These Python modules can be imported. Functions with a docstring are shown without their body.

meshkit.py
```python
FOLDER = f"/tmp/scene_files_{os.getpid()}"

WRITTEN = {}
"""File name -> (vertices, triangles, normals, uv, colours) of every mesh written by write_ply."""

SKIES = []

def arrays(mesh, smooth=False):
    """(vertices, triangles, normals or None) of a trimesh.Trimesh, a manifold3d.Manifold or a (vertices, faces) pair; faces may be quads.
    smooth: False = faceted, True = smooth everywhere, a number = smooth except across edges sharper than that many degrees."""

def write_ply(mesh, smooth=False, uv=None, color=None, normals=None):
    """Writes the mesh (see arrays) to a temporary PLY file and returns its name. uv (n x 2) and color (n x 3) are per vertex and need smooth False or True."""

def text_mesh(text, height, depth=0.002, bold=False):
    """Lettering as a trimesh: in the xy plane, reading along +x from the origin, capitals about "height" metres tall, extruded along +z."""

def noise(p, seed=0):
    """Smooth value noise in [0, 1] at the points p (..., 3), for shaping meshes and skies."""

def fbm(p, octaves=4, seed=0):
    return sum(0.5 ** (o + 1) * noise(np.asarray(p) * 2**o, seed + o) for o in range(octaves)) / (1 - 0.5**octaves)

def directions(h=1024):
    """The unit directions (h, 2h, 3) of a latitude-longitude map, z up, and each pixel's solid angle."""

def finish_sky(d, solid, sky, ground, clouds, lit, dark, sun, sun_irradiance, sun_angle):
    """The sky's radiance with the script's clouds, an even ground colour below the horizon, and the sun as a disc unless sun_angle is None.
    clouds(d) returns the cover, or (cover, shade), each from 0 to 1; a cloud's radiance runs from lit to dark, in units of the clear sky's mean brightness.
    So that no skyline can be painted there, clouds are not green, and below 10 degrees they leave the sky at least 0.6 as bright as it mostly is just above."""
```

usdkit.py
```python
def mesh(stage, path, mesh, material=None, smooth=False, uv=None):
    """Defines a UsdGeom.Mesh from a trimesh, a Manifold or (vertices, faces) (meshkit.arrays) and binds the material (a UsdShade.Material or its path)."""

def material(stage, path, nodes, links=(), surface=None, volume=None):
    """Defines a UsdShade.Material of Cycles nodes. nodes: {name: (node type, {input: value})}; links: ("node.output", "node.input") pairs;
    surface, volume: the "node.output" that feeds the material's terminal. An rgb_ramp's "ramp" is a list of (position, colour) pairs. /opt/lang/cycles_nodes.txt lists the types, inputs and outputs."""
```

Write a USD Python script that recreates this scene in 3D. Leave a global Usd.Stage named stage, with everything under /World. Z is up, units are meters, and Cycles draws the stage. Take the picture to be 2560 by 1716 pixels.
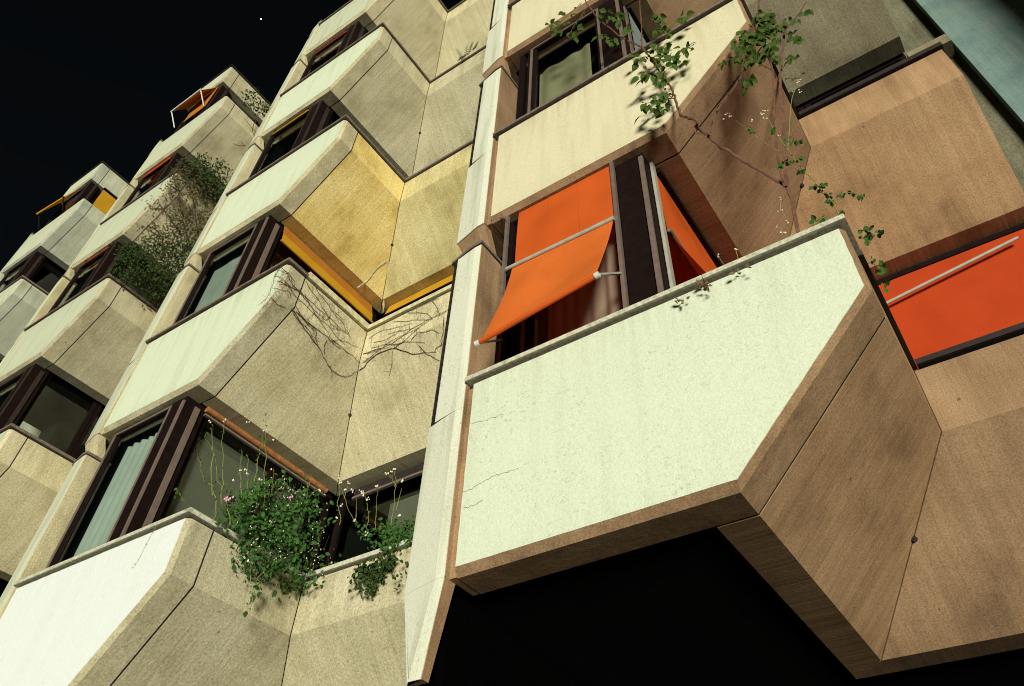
import math, random
import numpy as np
import usdkit, meshkit
from pxr import Usd, UsdGeom, UsdLux, UsdShade, Gf, Sdf, Vt

random.seed(11)
rng = np.random.default_rng(11)
stage = Usd.Stage.CreateInMemory()
UsdGeom.SetStageUpAxis(stage, UsdGeom.Tokens.z)
UsdGeom.SetStageMetersPerUnit(stage, 1.0)
world = UsdGeom.Xform.Define(stage, '/World')
stage.SetDefaultPrim(world.GetPrim())

# ------------------------------------------------------------------ camera
cam = UsdGeom.Camera.Define(stage, '/World/camera')
CR = ((.829400, .557732, .032111), (-.391665, .621505, -.678476), (-.398365, .550151, .733920))   # rows: right, down, forward
CP = (.0455, -2.7655, -3.0486)
r, d, w = (Gf.Vec3d(*x) for x in CR)
cam.AddTransformOp().Set(Gf.Matrix4d(r[0], r[1], r[2], 0, -d[0], -d[1], -d[2], 0, -w[0], -w[1], -w[2], 0, CP[0], CP[1], CP[2], 1))
cam.CreateHorizontalApertureAttr(36.0)
cam.CreateVerticalApertureAttr(36.0 * 686 / 1024)
cam.CreateFocalLengthAttr(36.0 * 1897.24 / 2560)
cam.CreateHorizontalApertureOffsetAttr(-36.0 * 22.6 / 2560)
cam.CreateVerticalApertureOffsetAttr(-36.0 * 126.25 / 2560)
cam.CreateClippingRangeAttr(Gf.Vec2f(0.05, 3000))
cam.CreateExposureAttr(0.36)

# ------------------------------------------------------------------ night sky and the one distant light
SUN_TO = np.array([0.64, -0.90, -0.06])          # direction towards the light
SUN_TO = SUN_TO / np.linalg.norm(SUN_TO)
usdkit.material(stage, '/World/Looks/night_sky', {
    's': ('sky_texture', {'sky_type': 'single_scattering', 'sun_disc': False, 'sun_elevation': 0.02,
                          'sun_rotation': float(math.atan2(SUN_TO[0], SUN_TO[1]))}),
    'b': ('background_shader', {'strength': 0.0055})}, [('s.color', 'b.color')], surface='b.background')
dome = UsdLux.DomeLight.Define(stage, '/World/sky')
UsdShade.MaterialBindingAPI.Apply(dome.GetPrim()).Bind(UsdShade.Material.Get(stage, '/World/Looks/night_sky'))
dome.GetPrim().SetCustomDataByKey('kind', 'structure')
sun = UsdLux.DistantLight.Define(stage, '/World/flood_light')
sun.CreateNormalizeAttr(True)
sun.CreateIntensityAttr(1.0)
sun.CreateAngleAttr(15.0)
sun.CreateColorAttr(Gf.Vec3f(1.0, 0.985, 0.875))
zc = SUN_TO; xc = np.cross([0, 0, 1.0], zc); xc /= np.linalg.norm(xc); yc = np.cross(zc, xc)
sun.AddTransformOp().Set(Gf.Matrix4d(*xc, 0, *yc, 0, *zc, 0, 0, 0, 0, 1))

# ------------------------------------------------------------------ helpers
used = {}
def path_for(name, parent=None):
    base = (str(parent.GetPath()) if parent is not None else '/World') + '/' + name
    n = used.get(base, 0); used[base] = n + 1
    return base if n == 0 else '%s_%03d' % (base, n)

def put(prim, label=None, category=None, group=None, kind=None):
    for k, v in (('label', label), ('category', category), ('group', group), ('kind', kind)):
        if v: prim.SetCustomDataByKey(k, v)
    return prim

def thing(name, label, category, loc=(0, 0, 0), group=None):
    x = UsdGeom.Xform.Define(stage, path_for(name))
    x.AddTranslateOp().Set(Gf.Vec3d(*map(float, loc)))
    p = put(x.GetPrim(), label, category, group)
    p_loc[str(p.GetPath())] = np.array(loc, float)
    return p
p_loc = {}

def base_of(prim):
    s = str(prim.GetPath())
    for k, v in p_loc.items():
        if s == k or s.startswith(k + '/'): return v
    return np.zeros(3)

class MB:
    """Collects triangles in world coordinates."""
    def __init__(self): self.v, self.f, self.n = [], [], 0
    def add(self, v, f):
        v = np.asarray(v, float).reshape(-1, 3)
        f = [list(map(int, q)) for q in f]
        t = []
        for q in f:
            for i in range(1, len(q) - 1): t.append((q[0] + self.n, q[i] + self.n, q[i + 1] + self.n))
        self.v.append(v); self.f.append(np.array(t, int).reshape(-1, 3)); self.n += len(v)
        return self
    def box(self, x0, x1, y0, y1, z0, z1):
        x0, x1 = min(x0, x1), max(x0, x1); y0, y1 = min(y0, y1), max(y0, y1); z0, z1 = min(z0, z1), max(z0, z1)
        v = [(x, y, z) for z in (z0, z1) for y in (y0, y1) for x in (x0, x1)]
        return self.add(v, [(0, 2, 3, 1), (4, 5, 7, 6), (0, 1, 5, 4), (2, 6, 7, 3), (0, 4, 6, 2), (1, 3, 7, 5)])
    def loft(self, rings, caps=True, closed=True):
        m = len(rings[0]); k = len(rings)
        v = np.concatenate([np.asarray(r, float) for r in rings])
        f = []
        for i in range(k - 1):
            for j in range(m if closed else m - 1):
                a, b = i * m + j, i * m + (j + 1) % m
                f.append((a, b, b + m, a + m))
        if caps:
            f.append(tuple(range(m))[::-1]); f.append(tuple((k - 1) * m + j for j in range(m)))
        return self.add(v, f)
    def tube(self, pts, rad, n=6, caps=True):
        p = np.asarray(pts, float); k = len(p)
        rad = np.broadcast_to(np.asarray(rad, float), (k,))
        t = np.gradient(p, axis=0); t /= np.linalg.norm(t, axis=1, keepdims=True) + 1e-12
        up = np.array([0.31, 0.2, 0.93]) if abs(t[0] @ np.array([0.31, 0.2, 0.93])) < .9 else np.array([1.0, 0, 0])
        u = np.cross(t[0], up); u /= np.linalg.norm(u)
        rings = []
        for i in range(k):
            u = u - t[i] * (u @ t[i]); u /= np.linalg.norm(u) + 1e-12
            w_ = np.cross(t[i], u)
            a = np.arange(n) * 2 * np.pi / n
            rings.append(p[i] + rad[i] * (np.cos(a)[:, None] * u + np.sin(a)[:, None] * w_))
        return self.loft(rings, caps)
    def beam(self, a, b, wx, wy, up=(0, 0, 1)):
        """a rectangular bar from a to b"""
        a, b = np.asarray(a, float), np.asarray(b, float); t = b - a; t /= np.linalg.norm(t)
        u = np.cross(t, up); u /= np.linalg.norm(u); w_ = np.cross(u, t)
        ring = lambda p: [p + sx * wx / 2 * u + sy * wy / 2 * w_ for sx, sy in ((-1, -1), (1, -1), (1, 1), (-1, 1))]
        return self.loft([ring(a), ring(b)])
    def build(self, name, material, parent=None, smooth=False, **kw):
        v, f = np.concatenate(self.v), np.concatenate(self.f)
        if parent is not None: v = v - base_of(parent)
        m = usdkit.mesh(stage, path_for(name, parent), (v, f), '/World/Looks/' + material, smooth=smooth)
        return put(m.GetPrim(), **kw)

# ------------------------------------------------------------------ materials
def mat(name, nodes, links, **kw): usdkit.material(stage, '/World/Looks/' + name, nodes, links, **kw)

def plain(name, col, rough=0.6, metal=0.0, var=0.12, scale=18, spec=0.4):
    c = np.array(col)
    mat(name, {'g': ('geometry', {}), 'n': ('noise_texture', {'scale': scale, 'detail': 4}),
               'r': ('rgb_ramp', {'ramp': [(0.3, tuple(c * (1 - var))), (0.7, tuple(c * (1 + var)))]}),
               'p': ('principled_bsdf', {'roughness': rough, 'metallic': metal, 'specular_ior_level': spec})},
        [('g.position', 'n.vector'), ('n.fac', 'r.fac'), ('r.color', 'p.base_color')], surface='p.BSDF')

def concrete(name, base, dark, light, streak=0.5, seed=0.0, grain=0.75, run=(15, 15, 1.1), z0=0.0, runs=.42, gs=62.0):
    stain = np.array(base) * np.array([.40, .37, .32])
    """board-marked concrete: streaks running down the faces, blotches, aggregate grain"""
    base, dark, light = map(np.array, (base, dark, light))
    mat(name, {
        'g': ('geometry', {}),
        'ms': ('mapping', {'scale': run, 'location': (seed, seed, 0)}),
        'ns': ('noise_texture', {'scale': 1.0, 'detail': 5, 'roughness': 0.65}),
        'mb': ('mapping', {'scale': (1.7, 1.7, 1.7), 'location': (seed, 2 * seed, seed)}),
        'nb': ('noise_texture', {'scale': 1.0, 'detail': 6, 'roughness': 0.62}),
        'ng': ('noise_texture', {'scale': gs, 'detail': 5, 'roughness': 0.85}),
        'oi': ('object_info', {}), 'ro': ('rgb_ramp', {'ramp': [(0.0, (.84, .85, .87)), (.5, (1, 1, 1)), (1.0, (1.10, 1.08, 1.02))]}), 'm4': ('mix_color', {'blend_type': 'multiply', 'fac': 1.0, 'use_clamp': False}),
        'rb': ('rgb_ramp', {'ramp': [(0.28, tuple(dark)), (0.47, tuple(base)), (0.72, tuple(light))]}),
        'rs': ('rgb_ramp', {'ramp': [(0.3, (1 - .45 * streak,) * 3), (0.6, (1 + .12 * streak,) * 3)]}),
        'rg': ('rgb_ramp', {'ramp': [(0.32, (1 - .62 * grain, 1 - .66 * grain, 1 - .70 * grain)), (0.5, (1, 1, 1)), (0.68, (1 + .55 * grain, 1 + .55 * grain, 1 + .62 * grain))]}),
        'm1': ('mix_color', {'blend_type': 'multiply', 'fac': 1.0, 'use_clamp': False}),
        'm2': ('mix_color', {'blend_type': 'multiply', 'fac': 1.0, 'use_clamp': False}),
        'sz': ('separate_xyz', {}), 'zs': ('math', {'math_type': 'multiply_add', 'value2': 1 / 2.9, 'value3': 10 - z0 / 2.9}), 'fr': ('math', {'math_type': 'fraction'}),
        'r1': ('rgb_ramp', {'ramp': [(0.0, (0, 0, 0)), (.55, (runs * .9,) * 3), (.64, (runs * .25,) * 3), (.70, (runs * .12,) * 3), (.80, (runs * .3,) * 3), (.86, (runs * .5,) * 3), (1.0, (runs, runs, runs))]}),
        'mv': ('mapping', {'scale': (run[0] * .35, run[1] * .35, .8), 'location': (seed * 2, seed, 3)}), 'nv': ('noise_texture', {'scale': 1.0, 'detail': 6, 'roughness': .7}),
        'rv': ('rgb_ramp', {'ramp': [(.44, (0, 0, 0)), (.64, (1, 1, 1))]}), 'mx': ('mix_color', {'blend_type': 'multiply', 'fac': 1.0}), 'sx': ('separate_color', {}),
        'cs': ('mix_color', {'blend_type': 'mix', 'b': tuple(stain)}),
        'nh': ('noise_texture', {'scale': 24.0, 'detail': 2, 'roughness': .5}), 'rh': ('rgb_ramp', {'ramp': [(.20, (.35, .33, .3)), (.27, (1, 1, 1))]}), 'm3': ('mix_color', {'blend_type': 'multiply', 'fac': 1.0, 'use_clamp': False}),
        'hs': ('math', {'math_type': 'multiply_add', 'value2': 0.35}),
        'bm': ('bump', {'strength': 0.5, 'distance': 0.012}),
        'p': ('principled_bsdf', {'roughness': 0.9, 'specular_ior_level': 0.15})},
        [('g.position', 'ms.vector'), ('ms.vector', 'ns.vector'), ('g.position', 'mb.vector'), ('mb.vector', 'nb.vector'), ('g.position', 'ng.vector'),
         ('nb.fac', 'rb.fac'), ('ns.fac', 'rs.fac'), ('ng.fac', 'rg.fac'), ('g.position', 'sz.vector'), ('sz.z', 'zs.value1'), ('zs.value', 'fr.value1'), ('fr.value', 'r1.fac'), ('g.position', 'mv.vector'), ('mv.vector', 'nv.vector'), ('nv.fac', 'rv.fac'), ('r1.color', 'mx.a'), ('rv.color', 'mx.b'), ('mx.result', 'sx.color'), ('sx.r', 'cs.fac'), ('rb.color', 'cs.a'), ('g.position', 'nh.vector'), ('nh.fac', 'rh.fac'), ('cs.result', 'm3.a'), ('rh.color', 'm3.b'), ('m3.result', 'm1.a'), ('rs.color', 'm1.b'), ('m1.result', 'm2.a'), ('rg.color', 'm2.b'), ('oi.random', 'ro.fac'), ('m2.result', 'm4.a'), ('ro.color', 'm4.b'),
         ('m4.result', 'p.base_color'), ('ng.fac', 'hs.value1'), ('ns.fac', 'hs.value3'), ('hs.value', 'bm.height'), ('bm.normal', 'p.normal')], surface='p.BSDF')

def render_paint(name, base, pits=0.5, seed=0.0, dirt=0.3, z0=0.0, runs=.45, foot=.25):
    """pitted painted render: small dark pits in patches, faint runs, soft stains"""
    base = np.array(base)
    mat(name, {
        'g': ('geometry', {}),
        'mp': ('mapping', {'scale': (34, 34, 44), 'location': (seed, seed, seed)}),
        'np': ('noise_texture', {'scale': 1.0, 'detail': 3, 'roughness': 0.7, 'distortion': 1.2}),
        'mq': ('mapping', {'scale': (2.1, 2.1, 2.1), 'location': (seed, -seed, 0)}),
        'nq': ('noise_texture', {'scale': 1.0, 'detail': 4}),
        'mr': ('mapping', {'scale': (9, 9, .8), 'location': (seed, 0, seed)}),
        'nr': ('noise_texture', {'scale': 1.0, 'detail': 3}),
        'ng': ('noise_texture', {'scale': 150.0, 'detail': 2}),
        'rp': ('rgb_ramp', {'ramp': [(0.33, (1, 1, 1)), (0.43, (0, 0, 0))]}),
        'rq': ('rgb_ramp', {'ramp': [(0.38, (0.12, 0.12, 0.12)), (0.62, (1, 1, 1))]}),
        'mm': ('mix_color', {'blend_type': 'multiply', 'fac': 1.0}),
        'cp': ('mix_color', {'blend_type': 'mix', 'a': tuple(base), 'b': tuple(base * np.array([.42, .40, .30]))}),
        'sc': ('math', {'math_type': 'multiply', 'value2': pits}),
        'sep': ('separate_color', {}),
        'rr': ('rgb_ramp', {'ramp': [(0.30, (1 - .5 * dirt, 1 - .5 * dirt, 1 - .62 * dirt)), (0.50, (1, 1, 1))]}),
        'rg': ('rgb_ramp', {'ramp': [(0.3, (.88, .88, .84)), (0.7, (1.06, 1.06, 1.06))]}),
        'm1': ('mix_color', {'blend_type': 'multiply', 'fac': 1.0, 'use_clamp': False}),
        'm2': ('mix_color', {'blend_type': 'multiply', 'fac': 1.0, 'use_clamp': False}),
        'sz': ('separate_xyz', {}), 'zs': ('math', {'math_type': 'multiply_add', 'value2': 1 / 2.9, 'value3': 10 - z0 / 2.9}), 'fr': ('math', {'math_type': 'fraction'}),
        'r1': ('rgb_ramp', {'ramp': [(0.0, (0, 0, 0)), (.565, (foot, foot, foot)), (.60, (foot * .25,) * 3), (.64, (0, 0, 0)), (.80, (0, 0, 0)), (.93, (runs * .35,) * 3), (1.0, (runs, runs, runs))]}),
        'mz': ('mapping', {'scale': (13, 13, .9), 'location': (seed, 3 * seed, 0)}), 'nz': ('noise_texture', {'scale': 1.0, 'detail': 5, 'roughness': .7}),
        'rz': ('rgb_ramp', {'ramp': [(.42, (0, 0, 0)), (.66, (1, 1, 1))]}),
        'mx': ('mix_color', {'blend_type': 'multiply', 'fac': 1.0}), 'sx': ('separate_color', {}),
        'cs': ('mix_color', {'blend_type': 'mix', 'b': tuple(base * np.array([.40, .36, .26]))}),
        'bm': ('bump', {'strength': 0.4, 'distance': 0.008}),
        'p': ('principled_bsdf', {'roughness': 0.85, 'specular_ior_level': 0.2})},
        [('g.position', 'mp.vector'), ('mp.vector', 'np.vector'), ('g.position', 'mq.vector'), ('mq.vector', 'nq.vector'), ('g.position', 'mr.vector'), ('mr.vector', 'nr.vector'),
         ('g.position', 'ng.vector'), ('np.fac', 'rp.fac'), ('nq.fac', 'rq.fac'), ('rp.color', 'mm.a'), ('rq.color', 'mm.b'), ('mm.result', 'sep.color'), ('sep.r', 'sc.value1'),
         ('sc.value', 'cp.fac'), ('nr.fac', 'rr.fac'), ('ng.fac', 'rg.fac'), ('g.position', 'sz.vector'), ('sz.z', 'zs.value1'), ('zs.value', 'fr.value1'), ('fr.value', 'r1.fac'), ('g.position', 'mz.vector'), ('mz.vector', 'nz.vector'), ('nz.fac', 'rz.fac'), ('r1.color', 'mx.a'), ('rz.color', 'mx.b'), ('mx.result', 'sx.color'), ('sx.r', 'cs.fac'), ('cp.result', 'cs.a'), ('cs.result', 'm1.a'), ('rr.color', 'm1.b'), ('m1.result', 'm2.a'), ('rg.color', 'm2.b'),
         ('m2.result', 'p.base_color'), ('np.fac', 'bm.height'), ('bm.normal', 'p.normal')], surface='p.BSDF')

def fabric(name, col, trans=0.3):
    c = np.array(col)
    mat(name, {'g': ('geometry', {}), 'n': ('noise_texture', {'scale': 260.0, 'detail': 2}), 'n2': ('noise_texture', {'scale': 3.0, 'detail': 4}),
               'r': ('rgb_ramp', {'ramp': [(0.3, tuple(c * .85)), (0.7, tuple(c * 1.1))]}),
               'r2': ('rgb_ramp', {'ramp': [(0.3, (.85, .82, .8)), (0.7, (1, 1, 1))]}),
               'm': ('mix_color', {'blend_type': 'multiply', 'fac': 1.0}),
               'd': ('principled_bsdf', {'roughness': 0.8, 'specular_ior_level': 0.15}), 't': ('translucent_bsdf', {}), 'x': ('mix_closure', {'fac': trans})},
        [('g.position', 'n.vector'), ('g.position', 'n2.vector'), ('n.fac', 'r.fac'), ('n2.fac', 'r2.fac'), ('r.color', 'm.a'), ('r2.color', 'm.b'), ('m.result', 'd.base_color'), ('m.result', 't.color'),
         ('d.BSDF', 'x.closure1'), ('t.BSDF', 'x.closure2')], surface='x.closure')

def leafmat(name, c0, c1, trans=0.3):
    mat(name, {'g': ('geometry', {}), 'r': ('rgb_ramp', {'ramp': [(0.0, c0), (1.0, c1)]}),
               'd': ('principled_bsdf', {'roughness': 0.6, 'specular_ior_level': 0.15}), 't': ('translucent_bsdf', {}), 'x': ('mix_closure', {'fac': trans})},
        [('g.random_per_island', 'r.fac'), ('r.color', 'd.base_color'), ('r.color', 't.color'), ('d.BSDF', 'x.closure1'), ('t.BSDF', 'x.closure2')], surface='x.closure')

render_paint('paint_near', (0.635, 0.69, 0.52), pits=0.55, seed=3.0, dirt=0.10, z0=0.0, runs=.30, foot=.30)
render_paint('paint_lamp_bright', (0.72, 0.76, 0.71), pits=0.1, seed=9.0, dirt=0.06, z0=-.109, runs=.10, foot=.15)  # whiter base puts the glare of the near lamp into this paint
render_paint('paint_cream', (0.66, 0.60, 0.40), pits=0.4, seed=5.0, dirt=0.2, z0=0.0, runs=.45, foot=.4)
render_paint('paint_middle', (0.62, 0.675, 0.49), pits=0.35, seed=7.0, dirt=0.2, z0=-.109, runs=.4, foot=.35)
render_paint('paint_aged_falloff', (0.52, 0.55, 0.39), pits=0.4, seed=13.0, dirt=0.3, z0=-.2, runs=.45, foot=.4)  # duller base puts lamp falloff on high and far panels into the paint
for kind_, run_ in (('', (15, 15, 1.1)), ('_side', (0.0, 17, 1.1)), ('_recess', (17, 0.0, 1.1))):
    concrete('concrete_brown' + kind_, (.310, .193, .100), (.175, .108, .058), (.395, .258, .142), streak=0.32, gs=105.0, seed=2.0, run=run_)  # warm lamp cast on the nearest tower put into its concrete colour
    concrete('concrete_olive' + kind_, (.53, .475, .285), (.37, .325, .18), (.63, .575, .37), streak=0.26, z0=-.12, seed=6.0, run=run_)
    concrete('concrete_grey' + kind_, (.45, .46, .33), (.32, .325, .225), (.54, .55, .41), streak=0.25, z0=-.1, seed=11.0, run=run_)
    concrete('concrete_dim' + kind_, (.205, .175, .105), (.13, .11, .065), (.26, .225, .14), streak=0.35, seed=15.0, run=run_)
    concrete('concrete_ochre_bounce' + kind_, (.72, .55, .185), (.42, .285, .075), (.84, .68, .29), streak=0.2, seed=4.0, z0=-.12, runs=.3, run=run_)  # yellow light bounced off the awning put into the panel colour
    concrete('concrete_pale_bounce' + kind_, (.50, .445, .215), (.36, .30, .125), (.58, .53, .30), streak=0.25, seed=14.0, z0=-.12, run=run_)  # weaker yellow bounce light put into the recess panel colour
concrete('concrete_rear', (.16, .15, .09), (.08, .075, .05), (.22, .21, .13), streak=0.6, seed=8.0)
concrete('plaster_blue', (.15, .225, .20), (.10, .165, .155), (.20, .26, .22), streak=0.2, seed=12.0, grain=.3)
concrete('asphalt', (.05, .047, .042), (.04, .038, .035), (.065, .06, .055), streak=0.0, seed=1.0)
plain('joint_dark', (.012, .010, .009), .9)
plain('soffit_shade', (.0045, .0045, .0045), .95, var=.3, spec=.1)  # near-black base: shade under the panels put into the colour
plain('shade_black', (.0012, .0012, .0012), 1.0, var=.2, spec=0.0)  # blackened so the wall under the nearest tower reads as shade
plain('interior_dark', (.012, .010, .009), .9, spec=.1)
plain('frame_brown', (.0105, .0055, .0045), .6, var=.25, spec=.06)
plain('frame_shaded', (.035, .025, .02), .5, var=.2, spec=.15)  # shaded copy of frame_light for upper and far windows
plain('frame_light', (.15, .11, .085), .45, var=.15)
plain('metal_light', (.36, .35, .28), .35, .0, var=.12, spec=.6)
plain('coping_stone', (.50, .49, .36), .75, var=.3, scale=40)
plain('coping_dark', (.16, .125, .095), .7, var=.3, scale=30)
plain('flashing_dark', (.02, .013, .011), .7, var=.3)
plain('wood_orange', (.30, .12, .035), .6, var=.35, scale=30)
plain('white_frame', (.55, .58, .52), .5)
plain('strip_white', (.55, .49, .27), .8, var=.3)
plain('stem_brown', (.13, .06, .035), .8, var=.35)
plain('stem_dry', (.085, .055, .03), .85, var=.3)
plain('stem_green', (.25, .24, .06), .7, var=.3)
plain('petal_pale', (.72, .66, .48), .8, var=.2)
plain('petal_pink', (.62, .34, .42), .8, var=.15)
fabric('fabric_orange', (.80, .15, .022), .38)
fabric('fabric_orange_pale', (.84, .205, .033), .30)
fabric('fabric_red', (.60, .072, .014), .30)
fabric('fabric_yellow', (.78, .44, .025), .40)
fabric('fabric_amber', (.60, .24, .03), .30)
fabric('fabric_blue', (.26, .33, .30), .25)
fabric('curtain_white', (.72, .80, .68), .35)
fabric('curtain_rose', (.75, .46, .36), .45)
fabric('curtain_tan', (.50, .44, .25), .25)
fabric('screen_grey', (.15, .15, .105), .15)
leafmat('leaf_vine', (.07, .12, .02), (.33, .32, .06), 0.4)
leafmat('leaf_green', (.06, .15, .03), (.34, .37, .08), 0.35)
leafmat('leaf_olive', (.08, .085, .03), (.36, .30, .12), 0.3)
leafmat('leaf_dry', (.16, .11, .06), (.34, .26, .15), .2)
leafmat('leaf_dark', (.035, .065, .014), (.13, .165, .04), 0.25)
mat('glass_pane', {'t': ('transparent_bsdf', {'color': (.88, .92, .90)}), 'g': ('glossy_bsdf', {'color': (.9, .95, .95), 'roughness': 0.0}), 'lw': ('layer_weight', {'blend': .5}),
                   'pw': ('math', {'math_type': 'power', 'value2': 4.0}), 'ma': ('math', {'math_type': 'multiply_add', 'value2': .8, 'value3': .03}), 'x': ('mix_closure', {})},
    [('lw.facing', 'pw.value1'), ('pw.value', 'ma.value1'), ('ma.value', 'x.fac'), ('t.BSDF', 'x.closure1'), ('g.BSDF', 'x.closure2')], surface='x.closure')
mat('star_glow', {'e': ('emission', {'color': (1, .97, .92), 'strength': 9.0})}, [], surface='e.emission')
# ------------------------------------------------------------------ ground and street
g = MB()                                   # level street terrace; unseen hillside invented so the low light passes under
xs_ = [-70, -30, 12]; prof_ = [(14, -4.65), (-11, -4.65), (-13, -5.2), (-30, -16), (-60, -36), (-62, -36)]
g.add([(x, y, z) for y, z in prof_ for x in xs_], [(i * 3 + k, (i + 1) * 3 + k, (i + 1) * 3 + k + 1, i * 3 + k + 1) for i in range(len(prof_) - 1) for k in range(2)])
g.build('ground', 'asphalt', kind='structure')
pv = MB(); pv.box(-40, 11.5, -4.2, 6, -4.645, -4.53)
pv.build('pavement', 'concrete_grey', kind='structure')

# ------------------------------------------------------------------ stepped concrete towers
H = 2.9; THK = 0.234; S = 0.793; S2 = 0.752; HA = 1.241; HK = 0.438; SH = 0.2
GAP = 0.016

def oblique_prism(mb, prof, a0, a1):
    """prof: list of 2D points, a0/a1: functions point -> 3D for the two ends"""
    return mb.loft([[a0(p) for p in prof], [a1(p) for p in prof]])

def slab(mb, poly, y0, y1, cham):
    """vertical slab of convex outline poly (x,z; counter-clockwise seen from -y) with a chamfered front edge"""
    poly = [np.array(p, float) for p in poly]; n = len(poly)
    ins = []
    for i in range(n):
        p, q, r_ = poly[i - 1], poly[i], poly[(i + 1) % n]
        e1 = (q - p) / np.linalg.norm(q - p); e2 = (r_ - q) / np.linalg.norm(r_ - q)
        n1 = np.array([-e1[1], e1[0]]); n2 = np.array([-e2[1], e2[0]])
        c1, c2 = cham[i - 1], cham[i]
        A = np.array([n1, n2]); b = np.array([n1 @ q + c1, n2 @ q + c2])
        ins.append(np.linalg.solve(A, b))
    cm = max(cham)
    r0 = [(p[0], y0, p[1]) for p in ins]; r1 = [(p[0], y0 + cm, p[1]) for p in poly]; r2 = [(p[0], y1, p[1]) for p in poly]
    mb.loft([r2, r1, r0])
    return ins

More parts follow.
